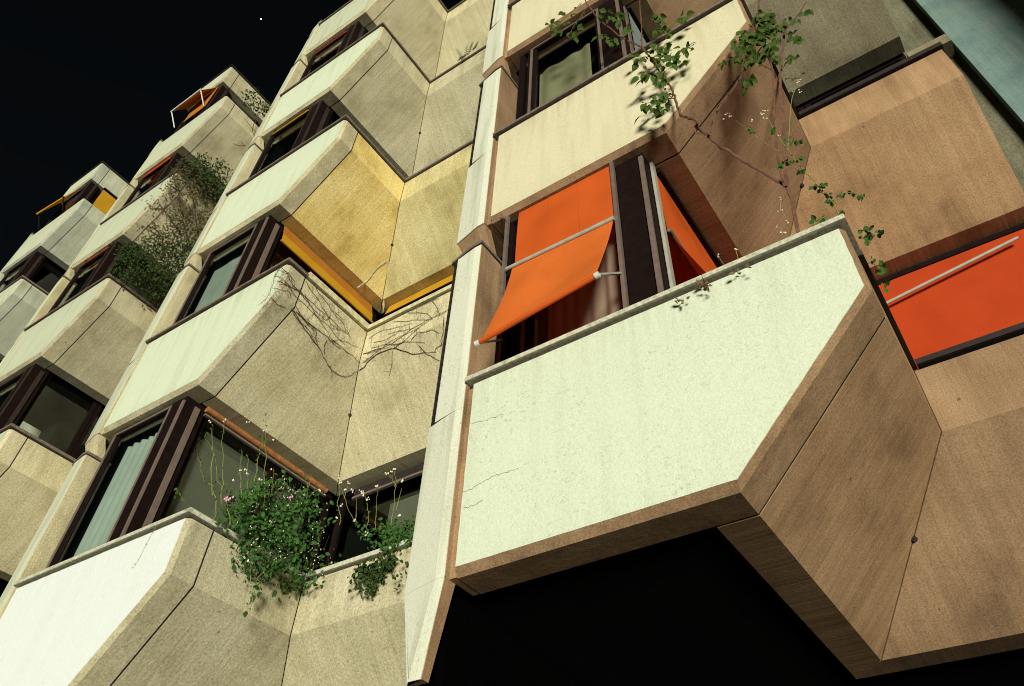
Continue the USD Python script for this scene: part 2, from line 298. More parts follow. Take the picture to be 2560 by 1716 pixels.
def tower(label, xa, xb, yC, z0, xe, kmin, kmax, paint, conc, cop, near=False, roof=None, openings=True, fin=True, special=None, detail=()):
    special = special or {}
    T = thing('apartment_tower', label, 'building', (xa, 0, z0 - 1.3))
    r = S2 / S
    for k in range(kmin, kmax + 1):
        zt = z0 + k * H; zk = zt - HK; zb = zt - HA
        sp = special.get(k, {})
        pm = sp.get('paint', paint); cm = sp.get('conc', conc)
        # front panel with its painted face
        mb = MB(); outline = [(xa, zb), (xb - S, zb), (xb, zk), (xb, zt), (xa, zt)]
        ins = slab(mb, outline, 0.0, THK, [.038, .020, .020, .008, .008])
        fp = mb.build('front_panel', cm, T)
        c = np.mean(ins, axis=0)
        fa = MB()
        seq = []
        for q0, q1 in zip(ins, list(ins[1:]) + [ins[0]]):
            m_ = max(2, int(np.linalg.norm(q1 - q0) / .045))
            for t_ in np.arange(m_) / m_: seq.append(q0 + (q1 - q0) * t_)
        seq = np.array(seq); cn = seq.mean(0); jit = rng.uniform(.9968, .9998, len(seq))[:, None] if near else rng.uniform(.9945, .9995, len(seq))[:, None]
        seq = cn + (seq - cn) * jit
        m_ = len(seq); vv = [(cn[0], -.0035, cn[1])] + [(p[0], -.0035, p[1]) for p in seq] + [(p[0], .004, p[1]) for p in seq]
        fa.add(vv, [(0, 1 + (k_ + 1) % m_, 1 + k_) for k_ in range(m_)] + [(1 + k_, 1 + (k_ + 1) % m_, 1 + m_ + (k_ + 1) % m_, 1 + m_ + k_) for k_ in range(m_)])
        fa.build('painted_face', pm, fp)
        # side panel (faces +x), mitred into the recess panel
        yS = THK + GAP
        prof = [(xb, zt), (xb, zk), (xb - S, zb), (xb - S - SH, zb), (xb - S - SH, zb + .10), (xb - SH, zk + .06), (xb - SH, zt)]
        mb = MB()
        mb.loft([[(x, yS, z) for x, z in prof], [(x, yC - .006 + (xb - x) * r, z) for x, z in prof]])
        sd = mb.build('side_panel', sp.get('side', cm) + '_side', T)
        # drip groove / shadow line near the foot of the side panel
        # recess panel (faces -y)
        prof = [(yC, zt), (yC, zk), (yC + S2, zb), (yC + S2 + SH, zb), (yC + S2 + SH, zb + .10), (yC + SH, zk + .06), (yC + SH, zt)]
        mb = MB()
        mb.loft([[(xb + .006 - (y - yC) / r, y, z) for y, z in prof], [(xe, y, z) for y, z in prof]])
        mb.build('recess_panel', sp.get('recess', cm) + '_recess', T)
        # dark backing behind the joints
        q = .003
        pj = [(xb - q, zt - .004), (xb - q, zk - q * .4), (xb - S - q * .6, zb + q), (xb - S - .15, zb + q), (xb - .16, zk), (xb - .16, zt - .004)]
        mb = MB(); mb.loft([[(x, THK + .0004, z) for x, z in pj], [(x, yS - .0004, z) for x, z in pj]])
        mb.build('joint_seal', 'joint_dark', T)
        # copings with a shadow gap under them
        cz0, cz1 = zt + .022, zt + .060
        if k < kmax or roof is None:
            cmat = sp.get('coping', cop)
            seal = MB(); seal.box(xa - .045, xb - .025, .028, THK + .01, zt - .004, cz0 + .004); seal.box(xb - SH + .03, xb - .028, THK + .012, yC + .10, zt - .004, cz0 + .004)
            seal.box(xb - .02, xe - .03, yC + .03, yC + SH - .03, zt - .004, cz0 + .004)
            seal.build('coping_seal', 'flashing_dark', T)
            cuts = sorted(sp.get('joints', [xa + 1.15 + .2 * ((k * 7) % 3 - 1)]))
            xs = [xa - .045] + cuts + [xb + .028]
            for i in range(len(xs) - 1):
                mb = MB(); e = .0025
                h = .012
                x0, x1 = xs[i] + e, xs[i + 1] - e
                rr = [(-.028, cz0), (-.034, cz0 + .010), (-.030, cz1 - .008), (-.018, cz1), (THK + .02, cz1), (THK + .02, cz0)]
                mb.loft([[(x0, y, z) for y, z in rr], [(x1, y, z) for y, z in rr]])
                mb.build('coping', cmat, T)
            mb = MB(); mb.box(xb - SH - .01, xb + .028, THK + .0255, yC + .02, cz0, cz1 + sp.get('rise', 0)); mb.build('coping', sp.get('coping2', cmat), T)
            mb = MB(); mb.box(xb + .031, xe + .02, yC - .028, yC + SH + .01, cz0, cz1 + sp.get('rise', 0) * .4); mb.build('coping', sp.get('coping2', cmat), T)
        # room above the panel foot: dark soffit
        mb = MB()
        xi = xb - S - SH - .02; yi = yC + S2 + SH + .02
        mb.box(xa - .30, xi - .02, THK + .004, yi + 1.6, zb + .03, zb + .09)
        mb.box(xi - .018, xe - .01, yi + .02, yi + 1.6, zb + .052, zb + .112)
        mb.build('ceiling', 'soffit_shade', T)
        # fin at the left end: full height part with beak below
        if fin:
            top = (z0 + (k + 1) * H - HA - .25) if k < kmax else zt + .25
            f0, f1 = xa - .115, xa - .05
            xl = xa - .36; xm = xa - .295
            zmid = min(zt - .16, top - .3)
            plan = [(xl, .055), (f0, 0.0), (f1, 0.0), (f1, .36), (xl, .36)]
            plan2 = [(xm, .028), (f0, 0.0), (f1, 0.0), (f1, .36), (xm, .36)]
            bk = [(xm + .02, .13), (f0, .11), (f1, .11), (f1, .36), (xm + .02, .36)]
            zk_ = zb - .235
            if k == kmin and near:
                bk = [(xa - .235, .03), (xa - .205, .0), (xa - .125, .0), (xa - .125, .2), (xa - .235, .2)]; zk_ = zb - .47
            mb = MB()
            thin = [(x, min(y, .085), z_) for x, y, z_ in [(p[0], p[1], zb + .01) for p in plan]]
            mb.loft([[(x, min(y, .20 if zk_ > zb - .4 else .05), zk_) for x, y in bk], thin])
            planb = [(x, min(y, .085)) for x, y in plan] if (near and k == kmin) else plan
            mb.loft([[(x, y, zb) for x, y in planb], [(x, y, zmid) for x, y in planb]])
            mb.loft([[(x, y, zmid + .0005) for x, y in plan2], [(x, y, top - .01) for x, y in plan2]])
            fb = mb.build('fin', cm, T)
            o_ = .0045
            mb = MB()
            def face(pl, z0_, z1_, e=.006, pl0=None):
                a_, b_, c_ = pl[0], pl[1], pl[2]
                ring = lambda P_: [(P_[0][0], P_[0][1] - o_), (P_[1][0], P_[1][1] - o_), (P_[2][0] - e, P_[2][1] - o_), (P_[2][0] - e, P_[2][1] + o_), (P_[1][0], P_[1][1] + o_), (P_[0][0], P_[0][1] + o_)]
                mb.loft([[(x, y, z0_) for x, y in ring(pl0 or pl)], [(x, y, z1_) for x, y in ring(pl)]])
            face(plan, zb + .004, zmid - .001)
            face(plan2, zmid + .0006, top - .012)
            if zk_ < zb - .4: face(plan, zk_, zb + .003, pl0=bk)
            mb.build('fin_face', sp.get('fin', 'fin_' + cm), fb)
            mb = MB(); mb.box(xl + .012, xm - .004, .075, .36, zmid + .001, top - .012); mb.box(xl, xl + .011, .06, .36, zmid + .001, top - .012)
            mb.build('flashing', 'flashing_dark', T)  # dark strip stands in for the shaded face beside the fin
            # groove strip beside the panel
            mb = MB(); mb.box(f1 + .001, xa - .004, .030, THK, zb + .002, zt - .002); mb.build('groove_strip', cm, T)
            # cap
            mb = MB(); ov = .014
            pl = [(xl - ov, .055 - ov), (f0 - .01, -ov), (f1 + ov * .6, -ov), (f1 + ov, .365), (xl - ov, .365)]
            mb.loft([[(x, y, top) for x, y in pl], [(x, y, top + .028) for x, y in pl]]); mb.build('fin_cap', cop if not near else 'coping_dark', T)
        # windows between this panel's coping and the next panel's foot
        if openings and k < kmax or (openings and roof is not None):
            zn = z0 + (k + 1) * H - HA
            win(T, k, xa, xb, yC, xe, zt, zn, sp, detail)
    # interior core that closes the view through the panes
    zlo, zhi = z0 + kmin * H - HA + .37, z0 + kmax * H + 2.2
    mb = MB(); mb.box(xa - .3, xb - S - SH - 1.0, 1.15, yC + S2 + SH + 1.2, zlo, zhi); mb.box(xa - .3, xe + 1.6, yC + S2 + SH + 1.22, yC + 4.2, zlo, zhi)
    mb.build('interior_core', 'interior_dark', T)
    if roof is not None:
        zr0, zr1 = roof
        xr = xb - .93
        mb = MB(); slab(mb, [(xa, zr0), (xr, zr0), (xr, zr1), (xa, zr1)], 0, THK, [.03, .01, .01, .01]); fp = mb.build('roof_panel', conc, T)
        mb = MB(); mb.box(xa + .02, xr - .02, -.0035, .004, zr0 + .04, zr1 - .01); mb.build('painted_face', paint, fp)
        mb = MB(); mb.box(xr - .2, xr, THK + .02, yC + 1.0, zr0, zr1); mb.build('roof_panel', conc, T)
        mb = MB(); mb.box(xr + .002, xe, yC + .8, yC + 1.0, zr0, zr1); mb.build('roof_panel', conc, T)
        mb = MB(); mb.box(xa - .03, xr + .03, -.03, THK + .02, zr1 + .01, zr1 + .05); mb.box(xr - .21, xr + .03, THK + .022, yC + 1.0, zr1 + .01, zr1 + .05)
        mb.build('roof_coping', 'flashing_dark', T)
        mb = MB(); mb.box(xa - .3, xr - .22, THK + .01, yC + 2, zr0 + .3, zr0 + .36); mb.build('ceiling', 'soffit_shade', T)
    return T

def frame_rect(mb, axis, at, a0, a1, z0, z1, w, dep):
    """four bars of a window frame in the plane axis=at; a is the other horizontal axis"""
    def bar(u0, u1, v0, v1):
        if axis == 'y': mb.box(u0, u1, at, at + dep, v0, v1)
        else: mb.box(at, at - dep, u0, u1, v0, v1)
    bar(a0, a0 + w, z0, z1); bar(a1 - w, a1, z0, z1); bar(a0 + w + .0005, a1 - w - .0005, z0, z0 + w); bar(a0 + w + .0005, a1 - w - .0005, z1 - w, z1)

def win(T, k, xa, xb, yC, xe, zt, zn, sp, detail):
    yw = .10; xw = xb - S - SH - .03; yw2 = yC + S2 + SH + .04
    top = zn - .004
    xc_ = xw + .012
    # front window: two leaves between fin and corner post
    x0, x1 = xa + .13, xc_ - .22
    fl = sp.get('narrow', 0); strip = 'frame_light' if k <= 1 and xa > -8 else 'frame_shaded'
    xm = x0 + fl * (x1 - x0) if fl else x0 - .012
    for a0, a1 in (((x0, xm), (xm + .012, x1)) if fl else ((x0, x1),)):
        mb = MB(); w = .055 if a1 - a0 > .4 else .03; frame_rect(mb, 'y', yw, a0, a1, zt - .10, top, w, .055)
        fr = mb.build('window_frame', 'frame_brown', T)
        mb = MB(); mb.box(a0 + w + .002, a1 - w - .002, yw + .022, yw + .028, zt - .10 + w, top - w); mb.build('pane', 'glass_pane', fr)
    mb = MB(); mb.box(xm + .004, xm + .030, yw - .012, yw - .002, zt - .05, top - .02); mb.box(x1 - .03, x1 - .006, yw - .012, yw - .002, zt - .05, top - .02)
    mb.box(xm + .032, x1 - .032, yw - .012, yw - .002, top - .045, top - .02)
    mb.build('edge_strip', strip, fr)
    mb = MB(); mb.box(x0 - .025, x0 - .004, yw + .002, .40, zt - .10, top); mb.box(xa - .045, x0 - .027, .375, .40, zt - .10, zn + .02); mb.build('reveal', 'soffit_shade', T)
    # corner post: boards with lighter edge strips
    mb = MB(); mb.box(x1 + .004, xc_, yw - .01, yw + .10, zt - .10, top); mb.box(xc_ - .10, xc_, yw + .101, yw + .22, zt - .10, top)
    cp = mb.build('corner_post', 'frame_brown', T)
    mb = MB(); mb.box(xc_ - .028, xc_ + .004, yw - .03, yw - .011, zt - .10, top - .06); mb.box(xc_ + .002, xc_ + .014, yw + .10, yw + .16, zt - .10, top - .06)
    mb.build('edge_strip', strip, cp)
    # side window
    y0, y1 = yw + .225, yC + S2 + SH - .02
    ym = y0 + .55 * (y1 - y0)
    for a0, a1 in ((y0, ym), (ym + .012, y1)):
        mb = MB(); frame_rect(mb, 'x', xw - .03, a0, a1, zt - .10, zn + .10, .06, .055); fr = mb.build('window_frame', 'frame_brown', T)
        mb = MB(); mb.box(xw - .058, xw - .052, a0 + .062, a1 - .062, zt - .038, zn + .038); mb.build('pane', 'glass_pane', fr)
    # recess window
    x0, x1 = xw + .05, xe
    n = 2
    for i in range(n):
        a0 = x0 + (x1 - x0) * i / n; a1 = x0 + (x1 - x0) * (i + 1) / n - .012
        mb = MB(); frame_rect(mb, 'y', yw2, a0, a1, zt - .10, zn + .045, .06, .055); fr = mb.build('window_frame', 'frame_brown', T)
        mb = MB(); mb.box(a0 + .062, a1 - .062, yw2 + .022, yw2 + .028, zt - .038, zn - .017); mb.build('pane', 'glass_pane', fr)

for c_ in ('concrete_brown', 'concrete_olive', 'concrete_grey'):
    pass
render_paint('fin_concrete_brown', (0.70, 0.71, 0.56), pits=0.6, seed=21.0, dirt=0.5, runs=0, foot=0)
render_paint('fin_concrete_dim', (0.70, 0.62, 0.50), pits=0.5, seed=24.0, dirt=0.4)
render_paint('fin_concrete_olive', (0.58, 0.60, 0.44), pits=0.4, seed=22.0, dirt=0.5)
render_paint('fin_concrete_grey', (0.50, 0.54, 0.42), pits=0.4, seed=23.0, dirt=0.4)

TOWER3 = dict(xa=-2.291, xb=0.0, yC=1.286, z0=0.0, xe=1.193)
TOWER2 = dict(xa=-7.177, xb=-4.917, yC=1.203, z0=-.109, xe=-2.66)
TOWER1 = dict(xa=-12.143, xb=-9.884, yC=.974, z0=-.233, xe=-7.55)
TOWER0 = dict(xa=-17.40, xb=-15.05, yC=1.0, z0=-.05, xe=-12.52)
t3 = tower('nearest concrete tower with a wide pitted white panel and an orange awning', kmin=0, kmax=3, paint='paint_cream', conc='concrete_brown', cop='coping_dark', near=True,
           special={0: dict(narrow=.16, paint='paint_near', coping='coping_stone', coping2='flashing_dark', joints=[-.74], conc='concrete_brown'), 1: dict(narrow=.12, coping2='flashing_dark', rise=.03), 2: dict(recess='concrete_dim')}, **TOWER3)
t2 = tower('middle concrete tower with one side panel tinted ochre by awning bounce and dry creepers', kmin=0, kmax=4, paint='paint_middle', conc='concrete_olive', cop='coping_dark',
           special={0: dict(paint='paint_lamp_bright', coping='coping_stone', joints=[-6.35]), 1: dict(coping2='strip_white', rise=.045), 2: dict(side='concrete_ochre_bounce', recess='concrete_pale_bounce'), 3: dict(paint='paint_middle'), 4: dict(paint='paint_aged_falloff')}, **TOWER2)
t1 = tower('third tower from the right, half hidden by a big straggling bush', kmin=1, kmax=4, paint='paint_aged_falloff', conc='concrete_olive', cop='coping_dark', roof=(13.03, 13.72), **TOWER1)
t0 = tower('farthest tower at left edge, with yellow awnings below its roof', kmin=2, kmax=4, paint='paint_aged_falloff', conc='concrete_grey', cop='coping_dark', roof=(13.15, 13.85), **TOWER0)

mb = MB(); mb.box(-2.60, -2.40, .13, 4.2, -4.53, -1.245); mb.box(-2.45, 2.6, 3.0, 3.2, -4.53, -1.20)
mb.build('ground_floor_wall', 'shade_black', t3)
# ------------------------------------------------------------------ awnings and blinds
def sheet(P00, P01, P10, P11, sag=(0, 0, 0), nu=10, nv=8, th=.003, wav=0.0, seed=0):
    """a slightly slack piece of cloth between four corners (P00-P01 is the top edge, P10-P11 the bottom edge)"""
    P00, P01, P10, P11 = (np.array(p, float) for p in (P00, P01, P10, P11))
    nrm = np.cross(P01 - P00, P10 - P00); nrm /= np.linalg.norm(nrm)
    top, mb = [], MB()
    grid = np.zeros((nv + 1, nu + 1, 3))
    for i in range(nv + 1):
        for j in range(nu + 1):
            u, v = j / nu, i / nv
            p = (1 - v) * ((1 - u) * P00 + u * P01) + v * ((1 - u) * P10 + u * P11)
            p = p + np.array(sag) * math.sin(math.pi * v) + nrm * wav * math.sin(7.3 * u + seed + 2 * v) * math.sin(math.pi * v)
            grid[i, j] = p
    m = (nv + 1) * (nu + 1)
    a = grid.reshape(-1, 3); v = np.concatenate([a + nrm * th / 2, a - nrm * th / 2])
    f = []
    W = nu + 1
    for i in range(nv):
        for j in range(nu):
            q = (i * W + j, i * W + j + 1, (i + 1) * W + j + 1, (i + 1) * W + j)
            f.append(q); f.append(tuple(m + k for k in q[::-1]))
    edge = [i * W for i in range(nv + 1)] + [nv * W + j for j in range(1, nu + 1)] + [i * W + nu for i in range(nv - 1, -1, -1)] + [j for j in range(nu - 1, 0, -1)]
    for a_, b_ in zip(edge, edge[1:] + edge[:1]): f.append((a_, b_, m + b_, m + a_))
    return mb.add(v, f)

# big orange drop-arm awning of the nearest tower
A = thing('awning', 'orange roller awning swung out over the wide pitted white panel', 'awning', (-1.7, .05, 1.6))
sheet((-2.055, .062, 1.654), (-1.262, .062, 1.654), (-2.065, .058, 1.0), (-1.262, .058, .985), sag=(0, -.012, 0), wav=.007, nu=20, nv=12).build('fabric', 'fabric_orange', A, smooth=True)
sheet((-2.07, .040, 1.0), (-1.262, .040, .985), (-2.072, -.222, .075), (-1.285, -.222, .182), sag=(0, .022, 0), wav=.009, seed=2, nu=20, nv=12).build('lower_fabric', 'fabric_orange_pale', A, smooth=True)
for u_ in (.34, .67):
    xa_ = -2.055 + u_ * .793
    MB().tube([(xa_, .0565 - .012 * math.sin(math.pi * t_) + .0, 1.652 - t_ * .655) for t_ in np.linspace(.0, 1, 8)], .0016, 4).build('seam', 'fabric_red', A)
MB().tube([(-2.115, .030, 1.0), (-1.250, .030, .985)], .0165, 12).build('bar', 'metal_light', A, smooth=40)
MB().tube([(-2.078, -.228, .066), (-1.282, -.228, .176)], .0155, 12).build('end_tube', 'fabric_orange', A, smooth=40)
for x, z in ((-2.095, .064), (-1.268, .178)):
    MB().tube([(x - .014, -.228, z - .002), (x + .014, -.228, z + .002)], .019, 12).build('end_cap', 'white_frame', A, smooth=40)
for x0_, z0_, x1_, z1_ in ((-1.247, .445, -1.262, .185), (-2.128, .33, -2.098, .07)):
    MB().beam((x0_, .045, z0_), (x1_, -.222, z1_), .020, .012).build('arm', 'metal_light', A)
for x in (-2.150, -1.236):
    mb = MB(); mb.box(x - .013, x + .013, .035, .060, .02, 1.655); mb.build('guide_rail', 'frame_light', A)
MB().tube([(-2.185, -.005, 1.665), (-2.150, .030, 1.60), (-2.142, .036, 1.565)], .006, 5).build('bracket', 'frame_light', A)

A = thing('awning', 'orange roller awning on the side window behind the light corner post', 'awning', (-1.0, .9, 1.6))
sheet((-1.00, .27, 1.64), (-1.00, 1.92, 1.64), (-.985, .27, .90), (-.985, 1.92, .90), wav=.003).build('fabric', 'fabric_orange', A, smooth=True)
sheet((-.975, .30, .90), (-.975, 1.92, .90), (-.74, .42, .30), (-.74, 1.92, .30), wav=.003).build('lower_fabric', 'fabric_orange', A, smooth=True)
MB().tube([(-.965, .25, .90), (-.965, 1.94, .90)], .015, 10).build('bar', 'frame_light', A, smooth=40)
mb = MB(); mb.box(-1.006, -.985, .195, .245, .03, 1.655); mb.build('guide_rail', 'metal_light', A)
mb = MB(); mb.box(-1.02, -.96, .27, 1.93, 1.60, 1.652); mb.build('roller_box', 'frame_brown', A)

A = thing('awning', 'red roller blind at right edge, crossed by a slanting bar', 'awning', (.5, 2.2, 1.5))
sheet((-.72, 2.20, 1.60), (1.16, 2.20, 1.60), (-.72, 2.19, -.02), (1.16, 2.19, -.02), wav=.006, nu=16).build('fabric', 'fabric_red', A, smooth=True)
MB().tube([(-.72, 2.13, 1.22), (1.02, 2.13, 1.475)], .013, 10).build('bar', 'metal_light', A, smooth=40)
mb = MB(); mb.box(-.75, 1.16, 2.19, 2.25, 1.605, 1.65); mb.build('roller_box', 'frame_brown', A)

# blue grey blind, upper side window of the nearest tower
A = thing('blind', 'pale blue grey roller blind behind the vine at top', 'blind', (-1.0, .9, 4.5))
sheet((-1.00, .30, 4.54), (-1.00, 1.92, 4.54), (-.99, .30, 2.95), (-.99, 1.92, 2.95), wav=.004).build('fabric', 'fabric_blue', A, smooth=True)
mb = MB(); mb.box(-1.02, -.96, .27, 1.93, 4.545, 4.585 - .03); mb.build('roller_box', 'frame_brown', A)

def rolled(label, a, b, rad, cloth, category='awning', bar='metal_light', drop=.05, group=None):
    a, b = np.array(a, float), np.array(b, float)
    A = thing('rolled_awning', label, category, (a + b) / 2, group)
    MB().tube([a, b], rad, 10).build('roll', cloth, A, smooth=40)
    dn = np.array([0, 0, -drop])
    t = (b - a) / np.linalg.norm(b - a)
    MB().tube([a + dn, b + dn], rad * .45, 8).build('edge_bar', bar, A, smooth=40)
    for p in (a + t * .03, b - t * .03):
        MB().beam(p + np.array([0, 0, .0]), p + np.array([0, 0, .09]), .03, .012, up=(0, 1, 0)).build('bracket', 'frame_brown', A)
    return A

def roll_y(T, k, cloth, label, x0, x1, dz, y=.06):
    zn = T['z0'] + (k + 1) * H - HA
    rolled(label, (x0, y, zn - dz), (x1, y, zn - dz), .011, cloth, bar=cloth, drop=.006)

roll_y(TOWER2, 2, 'fabric_yellow', 'yellow awning rolled to a thin line, above the ochre side panel', -6.93, -6.15, .14)
roll_y(TOWER2, 3, 'fabric_red', 'red awning rolled to a thin line, highest window of the middle tower', -6.93, -6.12, .26)
roll_y(TOWER1, 2, 'fabric_red', 'thin red rolled awning at the lower left of the straggling bush', -11.82, -11.06, .09)
A = thing('awning', 'red awning with bright lower edge at the top of the straggling bush', 'awning', (-11.4, .05, 9.7))
z_ = -.233 + 4 * H - HA
sheet((-11.80, .07, z_ - .02), (-11.0, .07, z_ - .02), (-11.80, .05, z_ - .23), (-11.0, .05, z_ - .23)).build('fabric', 'fabric_red', A)
MB().tube([(-11.84, .045, z_ - .24), (-10.95, .045, z_ - .24)], .013, 8).build('end_tube', 'fabric_orange', A)

# side window awnings of the middle tower
xw2 = TOWER2['xb'] - S - SH
zf = TOWER2['z0'] + 2 * H - HA
A = thing('awning', 'bright yellow awning strip under the ochre side panel', 'awning', (xw2, 1.1, zf))
sheet((xw2 + .02, .30, zf - .02), (xw2 + .02, 1.95, zf - .02), (xw2 + .07, .30, zf - .215), (xw2 + .07, 1.95, zf - .215)).build('upper_fabric', 'fabric_amber', A)
sheet((xw2 + .075, .30, zf - .22), (xw2 + .075, 1.95, zf - .22), (xw2 + .10, .30, zf - .36), (xw2 + .10, 1.95, zf - .36)).build('fabric', 'fabric_yellow', A)
MB().tube([(xw2 + .105, .29, zf - .38), (xw2 + .105, 1.96, zf - .38)], .014, 8).build('edge_bar', 'fabric_yellow', A)
A = thing('awning', 'amber cloth strip added for the yellow glow under the recess left of the nearest tower', 'awning', (-4.6, 2.05, zf))
sheet((-5.70, 2.10, zf - .01), (-2.75, 2.10, zf - .01), (-5.70, 2.04, zf - .24), (-2.75, 2.04, zf - .24)).build('fabric', 'fabric_yellow', A)  # added strip: yellow light bounced onto the soffit put into cloth colour
MB().tube([(-5.70, 2.035, zf - .25), (-2.75, 2.035, zf - .25)], .012, 8).build('edge_bar', 'frame_brown', A)
zf = TOWER2['z0'] + H - HA
A = thing('rolled_awning', 'amber brown rolled awning above the flowering weeds', 'awning', (xw2, 1.1, zf))
MB().tube([(xw2 + .07, .28, zf - .075), (xw2 + .07, 1.93, zf - .075)], .032, 12).build('roll', 'wood_orange', A, smooth=40)
mb = MB(); mb.box(xw2 + .055, xw2 + .085, .28, 1.93, zf - .150, zf - .128); mb.build('edge_bar', 'frame_light', A)
A = thing('window_rail', 'light metal rail over the recess window beside the weeds', 'rail', (-4.6, 2.1, zf))
mb = MB(); mb.box(-5.60, -2.75, 2.10, 2.135, zf - .165, zf - .140); mb.build('rail', 'frame_light', A)
mb = MB(); mb.box(-5.60, -2.75, 2.12, 2.16, zf - .138, zf - .03); mb.build('board', 'flashing_dark', A)

# awnings under the two low roofs at left
zr = 13.03
A = thing('awning', 'amber awning on thin white posts below the middle roof corner', 'awning', (-11.4, -.3, 12.5))
sheet((-12.05, .05, zr - .03), (-11.05, .05, zr - .03), (-12.05, -.20, zr - .55), (-11.05, -.20, zr - .55)).build('fabric', 'fabric_amber', A)
sheet((-11.75, .06, zr - .02), (-11.0, .06, zr - .02), (-11.75, .055, zr - .95), (-11.0, .055, zr - .95)).build('rear_fabric', 'fabric_amber', A)
MB().tube([(-12.08, -.21, zr - .56), (-11.02, -.21, zr - .56)], .02, 8).build('end_tube', 'white_frame', A)
for x in (-12.06, -11.04):
    MB().tube([(x, -.205, zr - .56), (x, .04, zr - .92)], .014, 6).build('arm', 'white_frame', A)
A = thing('awning', 'yellow awning hanging on brown arms at the left roof corner', 'awning', (-16.8, -.4, 12.8))
zr = 13.15
sheet((-17.35, .05, zr - .02), (-16.3, .05, zr - .02), (-17.35, -.20, zr - .80), (-16.3, -.12, zr - .75)).build('fabric', 'fabric_yellow', A)
MB().tube([(-17.38, -.21, zr - .81), (-16.28, -.13, zr - .76)], .025, 8).build('end_tube', 'fabric_yellow', A)
for x in (-17.36, -16.3):
    MB().tube([(x, -.165, zr - .79), (x, .04, zr - 1.2)], .018, 6).build('arm', 'frame_brown', A)
A = thing('awning', 'flat yellow blind on the side window of the left roof corner', 'awning', (-16, 1.0, 12.6))
sheet((-16.0, .42, zr - .02), (-16.0, 1.8, zr - .02), (-15.97, .42, zr - 1.55), (-15.97, 1.8, zr - 1.55)).build('fabric', 'fabric_yellow', A)
mb = MB(); mb.box(-16.03, -15.95, .40, 1.82, zr - .015, zr + .03); mb.build('roller_box', 'frame_brown', A)

# ------------------------------------------------------------------ curtains behind panes
def curtain(label, axis, at, a0, a1, z0, z1, cloth, folds=9, amp=.018, seed=0):
    n = int(folds * 8); mb = MB(); pts = []
    A = thing('curtain', label, 'curtain', (a0, at, z0) if axis == 'y' else (at, a0, z0))
    for i in range(n + 1):
        u = i / n; o = amp * math.sin(2 * math.pi * folds * u + 1.3 * math.sin(5 * u + seed)) + .4 * amp * math.sin(11 * u + seed)
        a = a0 + (a1 - a0) * u
        pts.append((a, at + o) if axis == 'y' else (at + o, a))
    v = [(x, y, z0) for x, y in pts] + [(x, y, z1) for x, y in pts]
    mb.add(v, [(i, i + 1, n + 2 + i, n + 1 + i) for i in range(n)])
    mb.build('cloth', cloth, A, smooth=True)
    mb = MB()
    if axis == 'y': mb.tube([(a0 - .03, at, z1 + .012), (a1 + .03, at, z1 + .012)], .010, 6)
    else: mb.tube([(at, a0 - .03, z1 + .012), (at, a1 + .03, z1 + .012)], .010, 6)
    mb.build('curtain_rod', 'frame_brown', A)
    return A

curtain('rose brown curtain hanging below the big orange awning', 'y', .215, -1.88, -1.30, -.05, 1.5, 'curtain_rose', 6, .012)
curtain('pale green white net curtain in folds, lower left casement', 'y', .225, -6.98, -6.17, -.12, 1.40, 'curtain_white', 8, .016, 2)
curtain('pale blue white curtain in the window below the ochre panel', 'y', .225, -6.98, -6.25, 2.75, 4.15, 'curtain_white', 2, .006, 3)
curtain('yellow green curtain in the window under the vine', 'y', .225, -2.02, -1.42, 2.90, 4.18, 'curtain_tan', 3, .010, 1)
for (lab, x, y0, y1, z0_, z1_) in (('grey screen behind the flowering weeds in the side window', -6.05, .40, 1.9, -.15, 1.42),):
    A = thing('window_screen', lab, 'screen', (x, y0, z0_))
    mb = MB(); mb.box(x - .01, x, y0, y1, z0_, z1_); mb.build('panel', 'screen_grey', A)
    mb = MB(); mb.box(x - .012, x + .004, y0 - .03, y0 - .001, z0_, z1_); mb.build('edge', 'frame_brown', A)
A = thing('window_screen', 'dark grey screen in the recess window behind the small weeds', 'screen', (-4.5, 2.3, 0))
mb = MB(); mb.box(-5.2, -2.75, 2.295, 2.31, -.15, 1.3); mb.build('panel', 'screen_grey', A)

# ------------------------------------------------------------------ rear parts at top right
A = thing('rear_wall', 'dim rear wall with a pale ledge beyond the right end of the recess', 'wall', (1.3, 2.7, 0))
mb = MB(); mb.box(.9, 7.0, 2.72, 3.0, -4.5, 14); mb.build('wall', 'concrete_rear', A)
for k in range(0, 4):
    mb = MB(); mb.box(1.25, 1.66, 2.50, 2.719, k * H + 1.86, k * H + 2.02); mb.build('ledge', 'concrete_dim', A)
A = thing('curved_wall', 'tall curved blue green wall at top right corner', 'wall', (1.9, 2.6, 0))  # concave bend shaped so the wall shades darker towards the right
pl = [(1.69, 2.60), (2.30, 2.60)] + [(2.30 + .75 * math.sin(t), 1.85 + .75 * math.cos(t)) for t in np.linspace(.12, math.pi / 2, 16)] + [(3.05, 1.2)]
ol = pl + [(3.20, 1.2), (3.20, 2.71), (1.69, 2.71)]
MB().loft([[(x, y, -4.5) for x, y in ol], [(x, y, 14) for x, y in ol]]).build('shell', 'plaster_blue', A, smooth=30)
mb = MB(); mb.box(1.66, 3.23, 1.17, 2.715, 14.0, 14.15); mb.build('coping', 'coping_dark', A)

